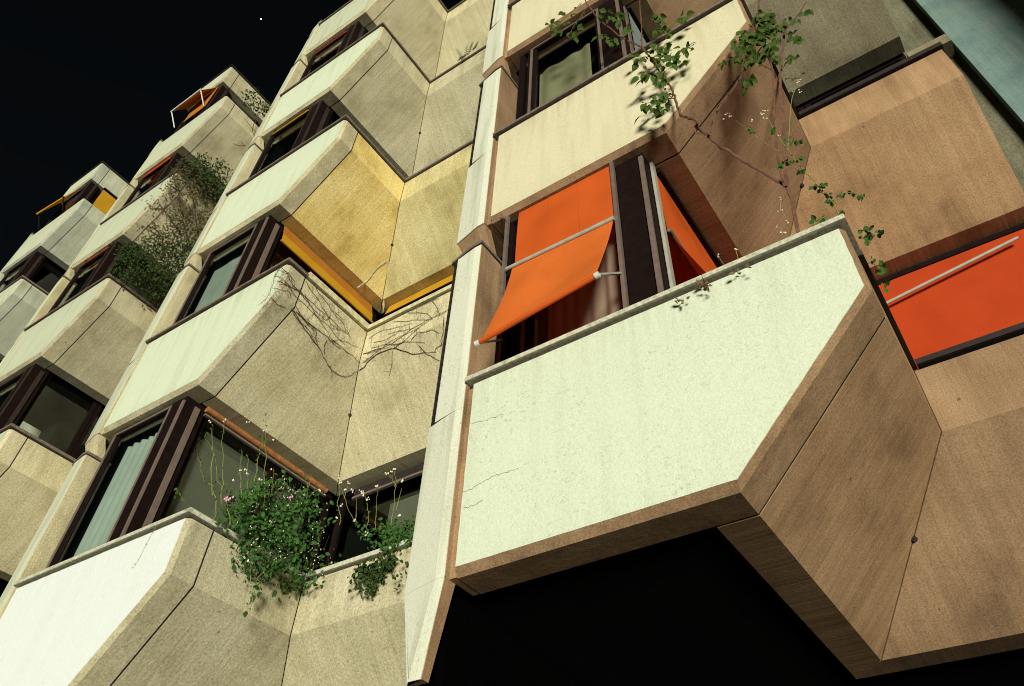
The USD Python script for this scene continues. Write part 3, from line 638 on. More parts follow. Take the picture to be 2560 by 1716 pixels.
# ------------------------------------------------------------------ star, drains, stains
def star(p, r_, label):
    v, f = [], []
    for i, la in enumerate((-1.2, -.4, .4, 1.2)):
        for j in range(8): a = j * math.pi / 4; v.append((p[0] + r_ * math.cos(la) * math.cos(a), p[1] + r_ * math.cos(la) * math.sin(a), p[2] + r_ * math.sin(la)))
    f = [(i * 8 + j, i * 8 + (j + 1) % 8, i * 8 + 8 + (j + 1) % 8, i * 8 + 8 + j) for i in range(3) for j in range(8)] + [tuple(range(8))[::-1], tuple(range(24, 32))]
    mb = MB(); mb.add(v, f); mb.build('star', 'star_glow', label=label, category='star')
star((-145.39, 33.51, 256.82), .16, 'single small white star in the black sky')
def drain(x, y, z, lab):
    A = thing('drain_pipe', lab, 'drain pipe', (x, y, z))
    MB().tube([(x - .05, y + .05, z + .02), (x + .006, y - .006, z + .002)], [.020, .024], 9).build('pipe', 'joint_dark', A, smooth=40)
    MB().tube([(x - .04, y + .04, z + .016), (x + .002, y - .002, z + .003)], [.030, .031], 9).build('collar', 'flashing_dark', A, smooth=40)
def valley(T, k, dz):
    s_ = dz - HK
    t_ = s_ * S / (HA - HK)
    return T['xb'] - t_, T['yC'] + t_ * S2 / S, T['z0'] + k * H - dz
for T, k, dz, lab in ((TOWER3, 0, .80, 'drain hole in the valley at lower right beside the dark underside'), (TOWER3, 1, .62, 'drain hole in the valley behind the climbing vine'),
                      (TOWER2, 1, .78, 'drain hole in the valley below the dry creepers'), (TOWER2, 2, .78, 'drain hole in the valley beside the ochre panel'), (TOWER2, 3, .78, 'drain hole in the highest valley of the middle tower')):
    drain(*valley(T, k, dz), lab)
# ------------------------------------------------------------------ plant skeletons (metres)
VINE_STEMS = [
 (0.014, 0.010, [(-0.257, 0.550, 0.736), (-0.222, 0.550, 1.005), (-0.220, 0.550, 1.190), (-0.178, 0.550, 1.447), (-0.134, 0.550, 1.655), (-0.074, 0.550, 1.930), (-0.015, 0.550, 2.300), (0.021, 0.550, 2.460), (0.067, 0.550, 2.616), (0.127, 0.550, 2.836), (0.209, 0.550, 3.105)]),
 (0.010, 0.006, [(-0.223, 0.490, 1.105), (-0.218, 0.480, 1.281), (-0.187, 0.460, 1.496), (-0.139, 0.440, 1.762), (-0.115, 0.420, 1.836), (-0.039, 0.340, 2.052), (0.005, 0.240, 2.218), (0.011, 0.100, 2.160), (0.015, 0.000, 2.131), (0.020, -0.060, 2.185), (0.052, -0.080, 2.257), (0.101, -0.100, 2.409), (0.149, -0.120, 2.540)]),
 (0.012, 0.006, [(-0.232, 0.550, 1.184), (-0.301, 0.458, 1.268), (-0.382, 0.367, 1.348), (-0.456, 0.275, 1.431), (-0.500, 0.183, 1.426), (-0.536, 0.092, 1.462), (-0.564, 0.000, 1.456), (-0.551, -0.060, 1.445), (-0.601, -0.065, 1.538), (-0.638, -0.070, 1.599), (-0.643, -0.075, 1.685), (-0.649, -0.080, 1.809), (-0.653, -0.085, 1.960), (-0.679, -0.090, 2.102), (-0.727, -0.095, 2.367), (-0.765, -0.100, 2.580), (-0.802, -0.105, 2.760), (-0.842, -0.110, 2.857), (-0.935, -0.115, 3.068), (-1.018, -0.120, 3.305), (-1.133, -0.125, 3.698), (-1.196, -0.130, 3.954), (-1.261, -0.135, 4.283), (-1.290, -0.140, 4.415)]),
 (0.006, 0.004, [(-0.799, -0.110, 2.762), (-0.786, -0.110, 2.974), (-0.765, -0.110, 3.187), (-0.757, -0.110, 3.412), (-0.737, -0.110, 3.669)]),
 (0.004, 0.002, [(-0.651, -0.090, 1.807), (-0.727, -0.090, 1.860), (-0.794, -0.090, 1.892), (-0.872, -0.090, 1.963)]),
 (0.004, 0.002, [(-0.664, -0.090, 1.831), (-0.700, -0.090, 1.976), (-0.705, -0.090, 2.079)]),
 (0.006, 0.003, [(-0.664, -0.100, 2.020), (-0.674, -0.115, 2.208), (-0.695, -0.130, 2.366)]),
 (0.003, 0.002, [(-0.637, -0.120, 2.331), (-0.563, -0.133, 2.277), (-0.491, -0.147, 2.277), (-0.400, -0.160, 2.280)]),
 (0.003, 0.002, [(-0.722, -0.110, 2.337), (-0.778, -0.125, 2.319), (-0.834, -0.140, 2.302)]),
 (0.003, 0.002, [(-0.763, -0.110, 2.547), (-0.810, -0.125, 2.561), (-0.868, -0.140, 2.544)]),
 (0.003, 0.002, [(-1.233, -0.130, 4.119), (-1.347, -0.130, 3.946), (-1.430, -0.130, 3.815), (-1.467, -0.130, 3.685)]),
 (0.003, 0.002, [(-1.300, -0.130, 4.288), (-1.431, -0.130, 4.228), (-1.562, -0.130, 4.148), (-1.684, -0.130, 4.057)]),
 (0.006, 0.004, [(-0.505, -0.010, 1.298), (-0.458, -0.010, 1.441), (-0.378, -0.012, 1.565), (-0.248, -0.018, 1.692), (-0.173, -0.036, 1.770), (-0.134, -0.060, 1.842)]),
 (0.004, 0.003, [(0.014, 0.100, 2.157), (-0.042, 0.047, 2.035), (-0.096, -0.007, 2.016), (-0.134, -0.060, 1.952)]),
 (0.004, 0.002, [(-0.012, 0.340, 2.264), (-0.047, 0.195, 2.121), (-0.052, 0.050, 1.964)]),
 (0.005, 0.003, [(0.056, 0.530, 2.538), (0.116, 0.530, 2.582), (0.142, 0.530, 2.623)]),
 (0.004, 0.002, [(0.053, 0.850, 2.907), (0.098, 0.850, 2.844), (0.153, 0.850, 2.814), (0.204, 0.850, 2.881)]),
 (0.008, 0.005, [(0.209, 0.550, 3.105), (0.292, 0.550, 3.161), (0.370, 0.550, 3.240), (0.450, 0.550, 3.353)]),
 (0.006, 0.004, [(-0.012, -0.070, 2.275), (0.010, -0.070, 2.172), (0.022, -0.070, 2.057)]),
 (0.004, 0.003, [(-0.580, -0.020, 1.377), (-0.569, -0.020, 1.548), (-0.555, -0.020, 1.707)]),
 (0.003, 0.002, [(-0.560, 0.000, 1.452), (-0.503, 0.007, 1.313), (-0.461, 0.013, 1.478), (-0.377, 0.020, 1.611)]),
]
VINE_LEAVES = [(-0.875, -0.110, 2.697), (-0.797, -0.098, 2.605), (-0.809, -0.096, 2.586), (-0.847, -0.179, 2.558), (-0.863, -0.136, 2.580), (-0.828, -0.168, 2.496), (-0.858, -0.113, 2.542), (-0.779, -0.176, 2.257), (-0.789, -0.190, 2.284), (-0.815, -0.168, 2.238), (-0.789, -0.161, 2.201), (-0.811, -0.122, 2.297), (-0.843, -0.121, 2.232), (-0.789, -0.160, 2.211), (-0.846, -0.175, 2.201), (-0.823, -0.130, 2.261), (-0.773, -0.156, 2.195), (-0.809, -0.142, 2.215), (-0.731, -0.120, 2.480), (-0.600, -0.188, 2.253), (-0.663, -0.188, 2.517), (-0.670, -0.132, 2.576), (-0.662, -0.172, 2.402), (-0.656, -0.114, 2.519), (-0.600, -0.156, 2.424), (-0.748, -0.112, 2.521), (-0.645, -0.110, 2.412), (-0.689, -0.095, 2.595), (-0.653, -0.129, 2.422), (-0.650, -0.098, 2.568), (-0.732, -0.158, 2.535), (-0.673, -0.175, 2.373), (-0.701, -0.174, 2.591), (-0.610, -0.137, 2.362), (-0.734, -0.131, 2.520), (-0.650, -0.148, 2.526), (-0.602, -0.187, 2.259), (-0.765, -0.177, 2.509), (-0.616, -0.127, 2.509), (-0.606, -0.147, 2.355), (-0.583, -0.161, 2.136), (-0.715, -0.105, 2.453), (-0.563, -0.141, 2.280), (-0.610, -0.161, 2.394), (-0.646, -0.152, 2.304), (-0.542, -0.127, 2.275), (-0.657, -0.181, 2.301), (-0.654, -0.103, 2.292), (-0.686, -0.113, 2.344), (-0.637, -0.114, 2.523), (-0.670, -0.162, 2.247), (-0.700, -0.121, 2.443), (-0.661, -0.125, 2.253), (-0.628, -0.135, 2.356), (-0.533, -0.144, 2.170), (-0.491, -0.110, 2.389), (-0.571, -0.116, 2.282), (-0.499, -0.106, 2.378), (-0.479, -0.092, 2.389), (-0.468, -0.137, 2.240), (-0.509, -0.096, 2.228), (-0.590, -0.118, 2.373), (-0.525, -0.112, 2.381), (-0.567, -0.148, 2.363), (-0.562, -0.126, 2.427), (-0.514, -0.174, 2.223), (-0.575, -0.168, 2.244), (-0.443, -0.186, 2.273), (-0.460, -0.185, 2.218), (-0.429, -0.172, 2.174), (-0.445, -0.143, 2.266), (-0.480, -0.131, 2.296), (-0.444, -0.190, 2.111), (-0.468, -0.149, 2.272), (-0.697, -0.153, 1.986), (-0.680, -0.181, 1.980), (-0.751, -0.132, 2.184), (-0.678, -0.148, 2.088), (-0.696, -0.153, 2.170), (-0.712, -0.134, 2.033), (-0.679, -0.129, 2.125), (-0.746, -0.190, 1.956), (-0.707, -0.128, 2.054), (-0.720, -0.101, 2.094), (-0.744, -0.167, 2.032), (-0.754, -0.152, 1.783), (-0.702, -0.130, 1.876), (-0.750, -0.140, 1.794), (-0.775, -0.092, 1.962), (-0.759, -0.142, 1.891), (-0.719, -0.146, 1.796), (-0.766, -0.107, 1.874), (-0.703, -0.163, 1.799), (-0.749, -0.165, 1.720), (-0.830, -0.091, 1.888), (-0.825, -0.143, 1.792), (-0.847, -0.116, 1.902), (-0.765, -0.160, 1.712), (-0.839, -0.160, 1.809), (-0.848, -0.154, 1.828), (-0.794, -0.186, 1.747), (-0.826, -0.098, 1.863), (-0.765, -0.189, 1.615), (-0.797, -0.132, 1.740), (-0.805, -0.142, 1.740), (-0.779, -0.151, 1.676), (-0.785, -0.160, 1.669), (-0.728, -0.106, 1.713), (-0.729, -0.161, 1.657), (-0.700, -0.176, 1.628), (-0.768, -0.140, 1.679), (-0.742, -0.131, 1.651), (-0.712, -0.167, 1.607), (-0.705, -0.124, 1.704), (-0.847, -0.092, 1.862), (-0.815, -0.185, 1.699), (-0.850, -0.125, 1.845), (-0.884, -0.177, 1.658), (-1.597, -0.175, 3.878), (-1.623, -0.174, 4.134), (-1.584, -0.179, 4.030), (-1.586, -0.184, 3.967), (-1.698, -0.102, 4.367), (-1.539, -0.159, 3.907), (-1.681, -0.096, 4.359), (-1.623, -0.120, 4.140), (-1.548, -0.139, 3.929), (-1.537, -0.128, 4.111), (-1.585, -0.165, 3.912), (-1.570, -0.177, 4.114), (-1.437, -0.116, 3.676), (-1.415, -0.124, 3.613), (-1.363, -0.181, 3.492), (-1.381, -0.166, 3.524), (-1.385, -0.158, 3.687), (-1.435, -0.117, 3.780), (-1.429, -0.095, 3.774), (-1.415, -0.178, 3.677), (-1.327, -0.108, 3.889), (-1.321, -0.155, 3.709), (-1.357, -0.129, 3.808), (-1.352, -0.176, 3.718), (-1.346, -0.110, 3.971), (-1.514, -0.138, 4.058), (-1.516, -0.116, 4.210), (-1.458, -0.187, 3.917), (-1.494, -0.101, 4.130), (-1.302, -0.190, 3.819), (-1.336, -0.128, 3.982), (-1.537, -0.180, 4.243), (-1.507, -0.153, 4.256), (-1.546, -0.175, 4.240), (-1.399, -0.174, 4.056), (-1.420, -0.142, 4.153), (-1.376, -0.153, 4.093), (-0.911, -0.123, 3.541), (-1.116, -0.178, 3.638), (-1.043, -0.123, 3.735), (-0.997, -0.170, 3.569), (-0.929, -0.182, 3.398), (-1.108, -0.154, 3.628), (-1.034, -0.162, 3.508), (-0.997, -0.174, 3.618), (-1.022, -0.096, 3.600), (-1.073, -0.092, 3.843), (-0.984, -0.112, 3.618), (-1.031, -0.135, 3.621), (-0.907, -0.155, 3.439), (-0.993, -0.100, 3.637), (-1.113, -0.185, 3.637), (-1.001, -0.150, 3.538), (-1.098, -0.149, 3.267), (-1.110, -0.186, 3.211), (-1.104, -0.139, 3.315), (-1.141, -0.182, 3.240), (-1.136, -0.136, 3.330), (-1.000, -0.104, 3.180), (-1.027, -0.136, 3.115), (-1.066, -0.152, 3.136), (-1.077, -0.099, 3.303), (-1.057, -0.107, 3.164), (-1.018, -0.159, 3.044), (-0.999, -0.108, 3.105), (-0.878, -0.182, 3.046), (-0.882, -0.147, 3.121), (-0.891, -0.184, 3.111), (-0.875, -0.170, 3.116), (-0.881, -0.180, 3.027), (-0.922, -0.115, 3.235), (-0.956, -0.125, 3.430), (-0.925, -0.146, 3.385), (-0.938, -0.095, 3.502), (-0.622, -0.163, 3.067), (-0.604, -0.177, 2.979), (-0.611, -0.164, 2.908), (-0.628, -0.184, 2.983), (-0.608, -0.187, 2.988), (-0.614, -0.154, 2.939), (-0.594, -0.129, 3.088), (-0.635, -0.154, 2.891), (-0.640, -0.132, 3.019), (-0.550, -0.180, 2.748), (-0.622, -0.119, 2.885), (-0.661, -0.111, 2.907), (-0.580, -0.099, 2.824), (-0.632, -0.146, 2.821), (-0.576, -0.137, 2.889), (-0.535, -0.180, 2.667), (-0.559, -0.185, 2.735), (-0.583, -0.132, 2.805), (-0.649, -0.151, 2.839), (-0.583, -0.170, 2.677), (-0.618, -0.115, 2.769), (-0.581, -0.165, 2.592), (-0.549, -0.105, 2.697), (-0.598, -0.176, 2.638), (-0.556, -0.186, 2.574), (-0.412, -0.118, 2.813), (-0.401, -0.110, 2.872), (-0.436, -0.104, 2.823), (-0.418, -0.152, 2.851), (-0.391, -0.131, 2.784), (-0.091, -0.078, 2.050), (-0.070, -0.072, 2.068), (-0.146, -0.070, 2.160), (-0.052, -0.018, 2.159), (-0.108, -0.056, 2.199), (-0.084, -0.051, 2.168), (-0.108, -0.082, 2.145), (-0.086, -0.074, 2.079), (-0.139, -0.039, 2.246), (-0.126, -0.083, 2.062), (-0.006, -0.035, 2.066), (-0.014, -0.020, 2.165), (-0.008, -0.036, 2.128), (-0.017, -0.058, 2.040), (0.014, -0.013, 2.087), (-0.029, -0.110, 1.946), (-0.026, -0.045, 2.017), (0.035, -0.049, 2.023), (-0.022, -0.041, 2.024), (-0.086, -0.073, 1.905), (-0.037, -0.079, 1.837), (-0.068, -0.020, 1.911), (-0.046, -0.033, 1.869), (-0.056, -0.053, 1.872), (-0.123, -0.037, 2.115), (-0.154, -0.057, 2.070), (-0.123, -0.082, 2.014), (-0.151, -0.091, 2.041), (-0.056, -0.054, 2.221), (-0.069, -0.091, 2.183), (-0.077, -0.041, 2.299), (-0.062, -0.062, 2.230), (-0.001, -0.078, 2.092), (-0.006, -0.017, 2.193), (-0.043, -0.026, 2.066), (-0.042, -0.091, 2.027), (-0.030, -0.095, 1.982), (-0.037, -0.034, 2.153), (-0.020, -0.030, 2.214), (-0.025, -0.014, 2.253), (-0.042, -0.100, 2.088), (-0.067, -0.089, 1.900), (-0.089, -0.042, 1.990), (-0.068, -0.070, 1.965), (-0.082, -0.098, 1.922), (-0.175, -0.042, 2.013), (-0.197, -0.015, 2.065), (-0.137, -0.038, 1.938), (-0.165, -0.062, 1.931), (-0.186, -0.018, 2.014), (-0.176, -0.060, 1.945), (-0.265, -0.052, 2.027), (-0.274, -0.025, 2.022), (-0.267, -0.068, 1.966), (-0.190, -0.103, 1.775), (-0.106, -0.062, 1.823), (-0.088, -0.071, 1.796), (-0.142, -0.074, 1.595), (-0.153, -0.033, 1.667), (-0.155, -0.085, 1.565), (-0.173, -0.058, 1.619), (-0.147, -0.013, 1.668), (-0.173, -0.101, 1.538), (-0.179, -0.041, 1.554), (-0.158, -0.071, 1.605), (-0.005, -0.051, 1.820), (0.001, -0.046, 1.813), (0.104, 0.507, 3.077), (-0.004, -0.027, 2.061), (0.163, 0.530, 3.176), (0.154, 0.445, 3.257), (0.145, 0.527, 3.315), (0.136, 0.472, 2.991), (0.043, -0.081, 1.849), (0.086, -0.093, 2.066), (0.060, -0.072, 2.025), (0.196, 0.450, 3.070), (0.170, 0.526, 3.006), (0.071, -0.086, 2.069), (0.198, 0.433, 3.000), (0.079, 0.457, 2.814), (0.133, 0.508, 3.283), (0.095, 0.527, 2.930), (0.091, -0.099, 2.042), (0.079, -0.073, 2.168), (0.018, -0.013, 2.175), (0.050, 0.456, 2.796), (0.031, -0.097, 2.108), (0.013, -0.109, 2.003), (0.141, 0.480, 3.231), (0.059, -0.104, 2.160), (0.069, -0.071, 2.036), (0.071, -0.080, 1.980), (0.010, -0.018, 2.134), (0.018, -0.039, 2.001), (0.201, 0.529, 3.148), (0.054, -0.017, 2.040), (0.128, 0.504, 2.942), (0.041, -0.018, 2.207), (0.031, -0.027, 1.955), (0.100, 0.479, 2.883), (0.061, -0.065, 2.115), (0.111, 0.464, 2.962), (0.101, 0.456, 2.730), (0.029, -0.036, 1.893), (0.033, -0.047, 1.857), (0.011, -0.085, 1.929), (0.031, -0.066, 1.819), (0.138, 0.444, 3.019), (0.150, 0.486, 2.896), (0.111, 0.512, 3.087), (0.009, -0.106, 2.035), (0.071, -0.038, 2.153), (0.063, -0.088, 2.167), (0.127, 0.436, 2.965), (0.088, -0.103, 2.035), (0.012, -0.021, 2.141), (0.094, -0.046, 2.133), (0.129, 0.505, 3.163), (0.054, -0.110, 1.822), (0.142, 0.520, 3.337), (0.049, -0.088, 2.002), (0.029, -0.089, 1.769), (0.118, 0.438, 2.832), (0.010, -0.045, 2.050), (0.087, 0.479, 2.939), (0.096, -0.053, 2.229), (0.126, -0.083, 2.202), (0.050, -0.020, 2.387), (0.056, -0.068, 2.336), (0.137, -0.081, 2.309), (0.131, 0.466, 3.189), (0.153, 0.493, 3.343), (0.079, -0.098, 2.327), (0.120, -0.100, 2.240), (0.077, -0.052, 2.410), (0.173, 0.468, 3.143), (0.080, -0.084, 2.335), (0.059, -0.100, 2.170), (0.160, 0.471, 3.159), (0.116, -0.080, 2.219), (0.114, 0.509, 3.185), (0.168, 0.440, 3.238), (0.066, -0.107, 2.160), (0.072, -0.099, 2.242), (0.037, -0.015, 2.431), (0.077, -0.033, 2.320), (0.136, 0.438, 3.096), (0.170, 0.474, 3.229), (0.073, -0.013, 2.253), (0.067, -0.059, 2.261), (0.164, 0.493, 3.325), (0.160, 0.511, 3.360), (0.234, 0.435, 3.049), (0.267, 0.474, 3.105), (0.270, 0.480, 3.126), (0.222, 0.456, 3.003), (0.302, 0.490, 3.069), (0.318, 0.499, 3.054), (0.250, 0.530, 2.937), (0.255, 0.439, 2.731), (0.207, 0.516, 2.936), (0.260, 0.441, 2.709), (0.225, 0.466, 2.843), (0.251, 0.442, 2.629), (0.249, 0.489, 2.794), (0.237, 0.517, 2.857), (0.252, 0.463, 2.713), (0.248, 0.472, 2.734), (0.135, 0.443, 2.451), (0.157, 0.503, 2.599), (0.177, 0.461, 2.462), (0.124, 0.472, 2.537), (0.122, 0.464, 2.527), (0.110, 0.501, 2.607), (0.037, -0.094, 1.767), (0.055, 0.509, 2.787), (0.073, 0.434, 2.698), (0.032, -0.098, 1.739), (0.057, 0.515, 2.727), (0.048, 0.495, 2.705), (0.379, 0.453, 3.010), (0.416, 0.496, 3.059), (0.379, 0.480, 3.090), (0.391, 0.504, 3.105), (0.034, 0.506, 2.607), (0.032, 0.436, 2.514), (0.040, 0.445, 2.460)]
WEED_STEMS = [
 (0.004, 0.003, [(-0.026, 0.220, 0.561), (-0.044, 0.220, 0.690), (-0.089, 0.220, 0.915), (-0.112, 0.220, 1.092), (-0.136, 0.220, 1.280), (-0.154, 0.220, 1.533)]),
 (0.003, 0.002, [(-0.118, 0.220, 0.996), (-0.213, 0.220, 1.241), (-0.272, 0.220, 1.419), (-0.350, 0.220, 1.675)]),
 (0.003, 0.002, [(-0.109, 0.220, 1.105), (-0.070, 0.220, 1.237), (-0.007, 0.220, 1.467), (0.034, 0.220, 1.596), (0.074, 0.220, 1.678), (0.112, 0.220, 1.746)]),
 (0.004, 0.002, [(0.002, 0.120, 0.225), (0.002, 0.120, 0.327), (-0.011, 0.120, 0.407), (-0.029, 0.120, 0.556)]),
 (0.003, 0.002, [(-0.006, 0.050, 0.162), (-0.055, 0.050, 0.176), (-0.121, 0.050, 0.157)]),
 (0.003, 0.002, [(-0.004, 0.120, 0.355), (0.037, 0.120, 0.377), (0.093, 0.120, 0.357), (0.136, 0.120, 0.296), (0.159, 0.120, 0.261)]),
 (0.002, 0.002, [(-0.204, 0.150, 0.245), (-0.248, 0.150, 0.332), (-0.258, 0.150, 0.445), (-0.268, 0.150, 0.500), (-0.240, 0.150, 0.591)]),
 (0.002, 0.002, [(-0.282, 0.120, 0.200), (-0.287, 0.120, 0.270), (-0.314, 0.120, 0.345)]),
 (0.002, 0.002, [(-0.562, 0.120, 0.206), (-0.562, 0.120, 0.306)]),
 (0.002, 0.002, [(-0.644, 0.120, 0.213), (-0.668, 0.120, 0.318)]),
]
WEED_LEAVES = [(-0.085, 0.156, 1.084), (-0.073, 0.136, 1.032), (-0.075, 0.141, 1.081), (-0.060, 0.156, 1.058), (-0.105, 0.147, 1.115), (-0.088, 0.147, 1.110), (-0.058, 0.169, 1.076), (-0.038, 0.130, 1.011), (-0.028, 0.115, 0.979), (-0.039, 0.136, 1.024), (-0.113, 0.133, 0.831), (-0.085, 0.164, 0.846), (-0.099, 0.134, 0.872), (-0.120, 0.112, 0.835), (-0.132, 0.152, 0.895), (-0.071, 0.156, 0.885), (-0.066, 0.158, 0.886), (-0.128, 0.149, 0.881), (-0.160, 0.137, 0.865), (-0.171, 0.125, 0.836), (-0.175, 0.122, 0.862), (-0.187, 0.132, 0.873), (-0.094, 0.132, 0.700), (-0.102, 0.110, 0.680), (-0.101, 0.116, 0.685), (-0.092, 0.167, 0.748), (-0.139, 0.165, 1.308), (-0.139, 0.110, 1.208), (-0.138, 0.155, 1.269), (-0.060, 0.137, 0.555), (0.004, 0.142, 0.543), (-0.022, 0.136, 0.497), (-0.012, 0.128, 0.541), (-0.018, 0.142, 0.552), (-0.031, 0.146, 0.501), (-0.006, 0.134, 0.489), (-0.052, 0.157, 0.528), (-0.046, 0.117, 0.481), (-0.036, 0.148, 0.560), (0.005, 0.112, 0.507), (-0.050, 0.137, 0.558), (-0.008, 0.137, 0.419), (-0.001, 0.125, 0.402), (-0.012, 0.128, 0.417), (0.001, 0.116, 0.414), (-0.024, 0.115, 0.390), (-0.016, 0.151, 0.443), (-0.005, 0.162, 0.391), (-0.010, 0.137, 0.350), (0.006, 0.124, 0.344), (-0.003, 0.159, 0.377), (-0.010, 0.140, 0.372), (0.051, 0.137, 0.392), (0.037, 0.134, 0.400), (0.037, 0.136, 0.395), (0.108, 0.132, 0.360), (0.085, 0.121, 0.365), (0.079, 0.112, 0.353), (0.113, 0.164, 0.387), (0.142, 0.148, 0.322), (0.130, 0.112, 0.280), (0.128, 0.130, 0.312), (0.134, 0.161, 0.355), (0.149, 0.161, 0.343), (0.141, 0.129, 0.294), (-0.122, 0.163, 0.301), (-0.135, 0.167, 0.284), (-0.107, 0.161, 0.288), (-0.112, 0.155, 0.277), (-0.114, 0.127, 0.270), (-0.118, 0.166, 0.274), (-0.084, 0.147, 0.278), (-0.089, 0.137, 0.270), (-0.078, 0.159, 0.288), (-0.078, 0.140, 0.278), (0.000, 0.164, 0.293), (0.014, 0.130, 0.248), (0.005, 0.166, 0.290), (0.021, 0.126, 0.226), (-0.265, 0.123, 1.318), (-0.249, 0.123, 1.304), (-0.264, 0.117, 1.307), (-0.266, 0.129, 1.361), (-0.268, 0.117, 1.355), (0.108, 0.375, 0.265), (0.110, 0.335, 0.282), (0.079, 0.324, 0.190), (0.077, 0.349, 0.194), (0.097, 0.371, 0.262), (0.111, 0.364, 0.306), (0.108, 0.343, 0.261), (0.070, 0.322, 0.251), (0.065, 0.327, 0.185), (0.089, 0.342, 0.220), (0.106, 0.370, 0.274), (0.096, 0.339, 0.297), (0.059, 0.358, 0.248), (0.112, 0.338, 0.279), (0.081, 0.355, 0.253), (0.079, 0.338, 0.236), (0.073, 0.360, 0.232), (0.072, 0.364, 0.298), (0.069, 0.327, 0.162), (0.068, 0.364, 0.317), (0.138, 0.358, 0.233), (0.156, 0.331, 0.201), (0.140, 0.326, 0.194), (0.160, 0.349, 0.226), (0.139, 0.338, 0.216), (0.145, 0.359, 0.240), (0.149, 0.348, 0.204), (0.052, 0.328, 0.040), (0.042, 0.332, 0.013), (0.070, 0.321, -0.031), (0.048, 0.322, 0.011), (0.054, 0.344, 0.010), (0.068, 0.341, 0.026), (0.089, 0.321, -0.037), (0.084, 0.374, -0.047), (0.071, 0.349, -0.045), (0.075, 0.360, -0.030), (0.093, 0.352, -0.013), (0.105, 0.357, -0.001), (0.108, 0.360, -0.058), (0.066, 0.342, -0.076), (0.055, 0.360, -0.114), (0.071, 0.363, -0.127), (0.060, 0.357, -0.123), (0.057, 0.365, -0.124), (0.052, 0.351, -0.167)]
WEED_FLOWERS = [(-0.385, 0.198, 1.773), (-0.367, 0.204, 1.726), (-0.372, 0.213, 1.731), (-0.381, 0.217, 1.748), (-0.400, 0.217, 1.799), (-0.378, 0.199, 1.733), (-0.408, 0.228, 1.820), (-0.367, 0.174, 1.720), (-0.425, 0.227, 1.773), (-0.150, 0.216, 1.605), (-0.179, 0.208, 1.592), (-0.134, 0.228, 1.611), (-0.179, 0.209, 1.581), (-0.164, 0.228, 1.601), (-0.171, 0.173, 1.478), (-0.156, 0.187, 1.467), (-0.174, 0.184, 1.483), (-0.162, 0.224, 1.632), (-0.173, 0.186, 1.536), (0.116, 0.177, 1.698), (0.120, 0.216, 1.738), (0.130, 0.185, 1.706), (0.106, 0.199, 1.711), (0.092, 0.186, 1.571), (0.091, 0.176, 1.549), (0.056, 0.203, 1.640), (0.095, 0.227, 1.664), (0.104, 0.195, 1.581), (-0.254, 0.229, 0.681), (-0.253, 0.219, 0.690), (-0.250, 0.198, 0.642), (-0.262, 0.179, 0.526), (-0.266, 0.188, 0.531), (-0.271, 0.201, 0.543), (-0.292, 0.227, 0.589), (-0.264, 0.217, 0.461), (-0.257, 0.176, 0.398), (-0.261, 0.207, 0.427), (-0.264, 0.210, 0.460), (-0.310, 0.179, 0.350), (-0.297, 0.194, 0.355), (-0.289, 0.190, 0.345), (-0.304, 0.200, 0.357), (-0.324, 0.199, 0.428), (-0.325, 0.223, 0.464), (-0.585, 0.213, 0.420), (-0.578, 0.226, 0.421), (-0.579, 0.196, 0.397), (-0.678, 0.183, 0.399), (-0.689, 0.201, 0.409), (-0.693, 0.224, 0.428), (-0.176, 0.217, 1.305), (-0.178, 0.222, 1.300), (-0.130, 0.188, 1.229), (-0.121, 0.225, 1.276), (-0.247, 0.214, 1.582), (-0.252, 0.209, 1.553), (-0.243, 0.172, 1.508)]
DRY_LEAVES = [(-0.739, -0.065, -0.072), (-0.725, -0.053, -0.073), (-0.742, -0.018, -0.030), (-0.765, -0.019, 0.004), (-0.687, -0.069, -0.101), (-0.725, -0.030, -0.054), (-0.753, -0.032, -0.016), (-0.741, -0.062, -0.063), (-0.732, -0.018, -0.026), (-0.547, -0.050, -0.063), (-0.563, -0.045, -0.057), (-0.557, -0.019, -0.035), (-0.486, -0.062, -0.084), (-0.499, -0.057, -0.068), (-0.911, -0.045, -0.070), (-0.888, -0.045, -0.073), (-0.869, -0.045, -0.083), (-0.841, -0.045, -0.097), (-0.862, -0.045, -0.122), (-0.877, -0.045, -0.088), (-0.860, -0.045, -0.107), (-0.747, -0.045, -0.033), (-0.747, -0.045, -0.015), (-0.713, -0.045, -0.050), (-0.741, -0.045, -0.019), (-0.761, -0.045, -0.037), (-0.736, -0.045, -0.041), (-0.718, -0.045, -0.074), (-0.711, -0.045, -0.045)]
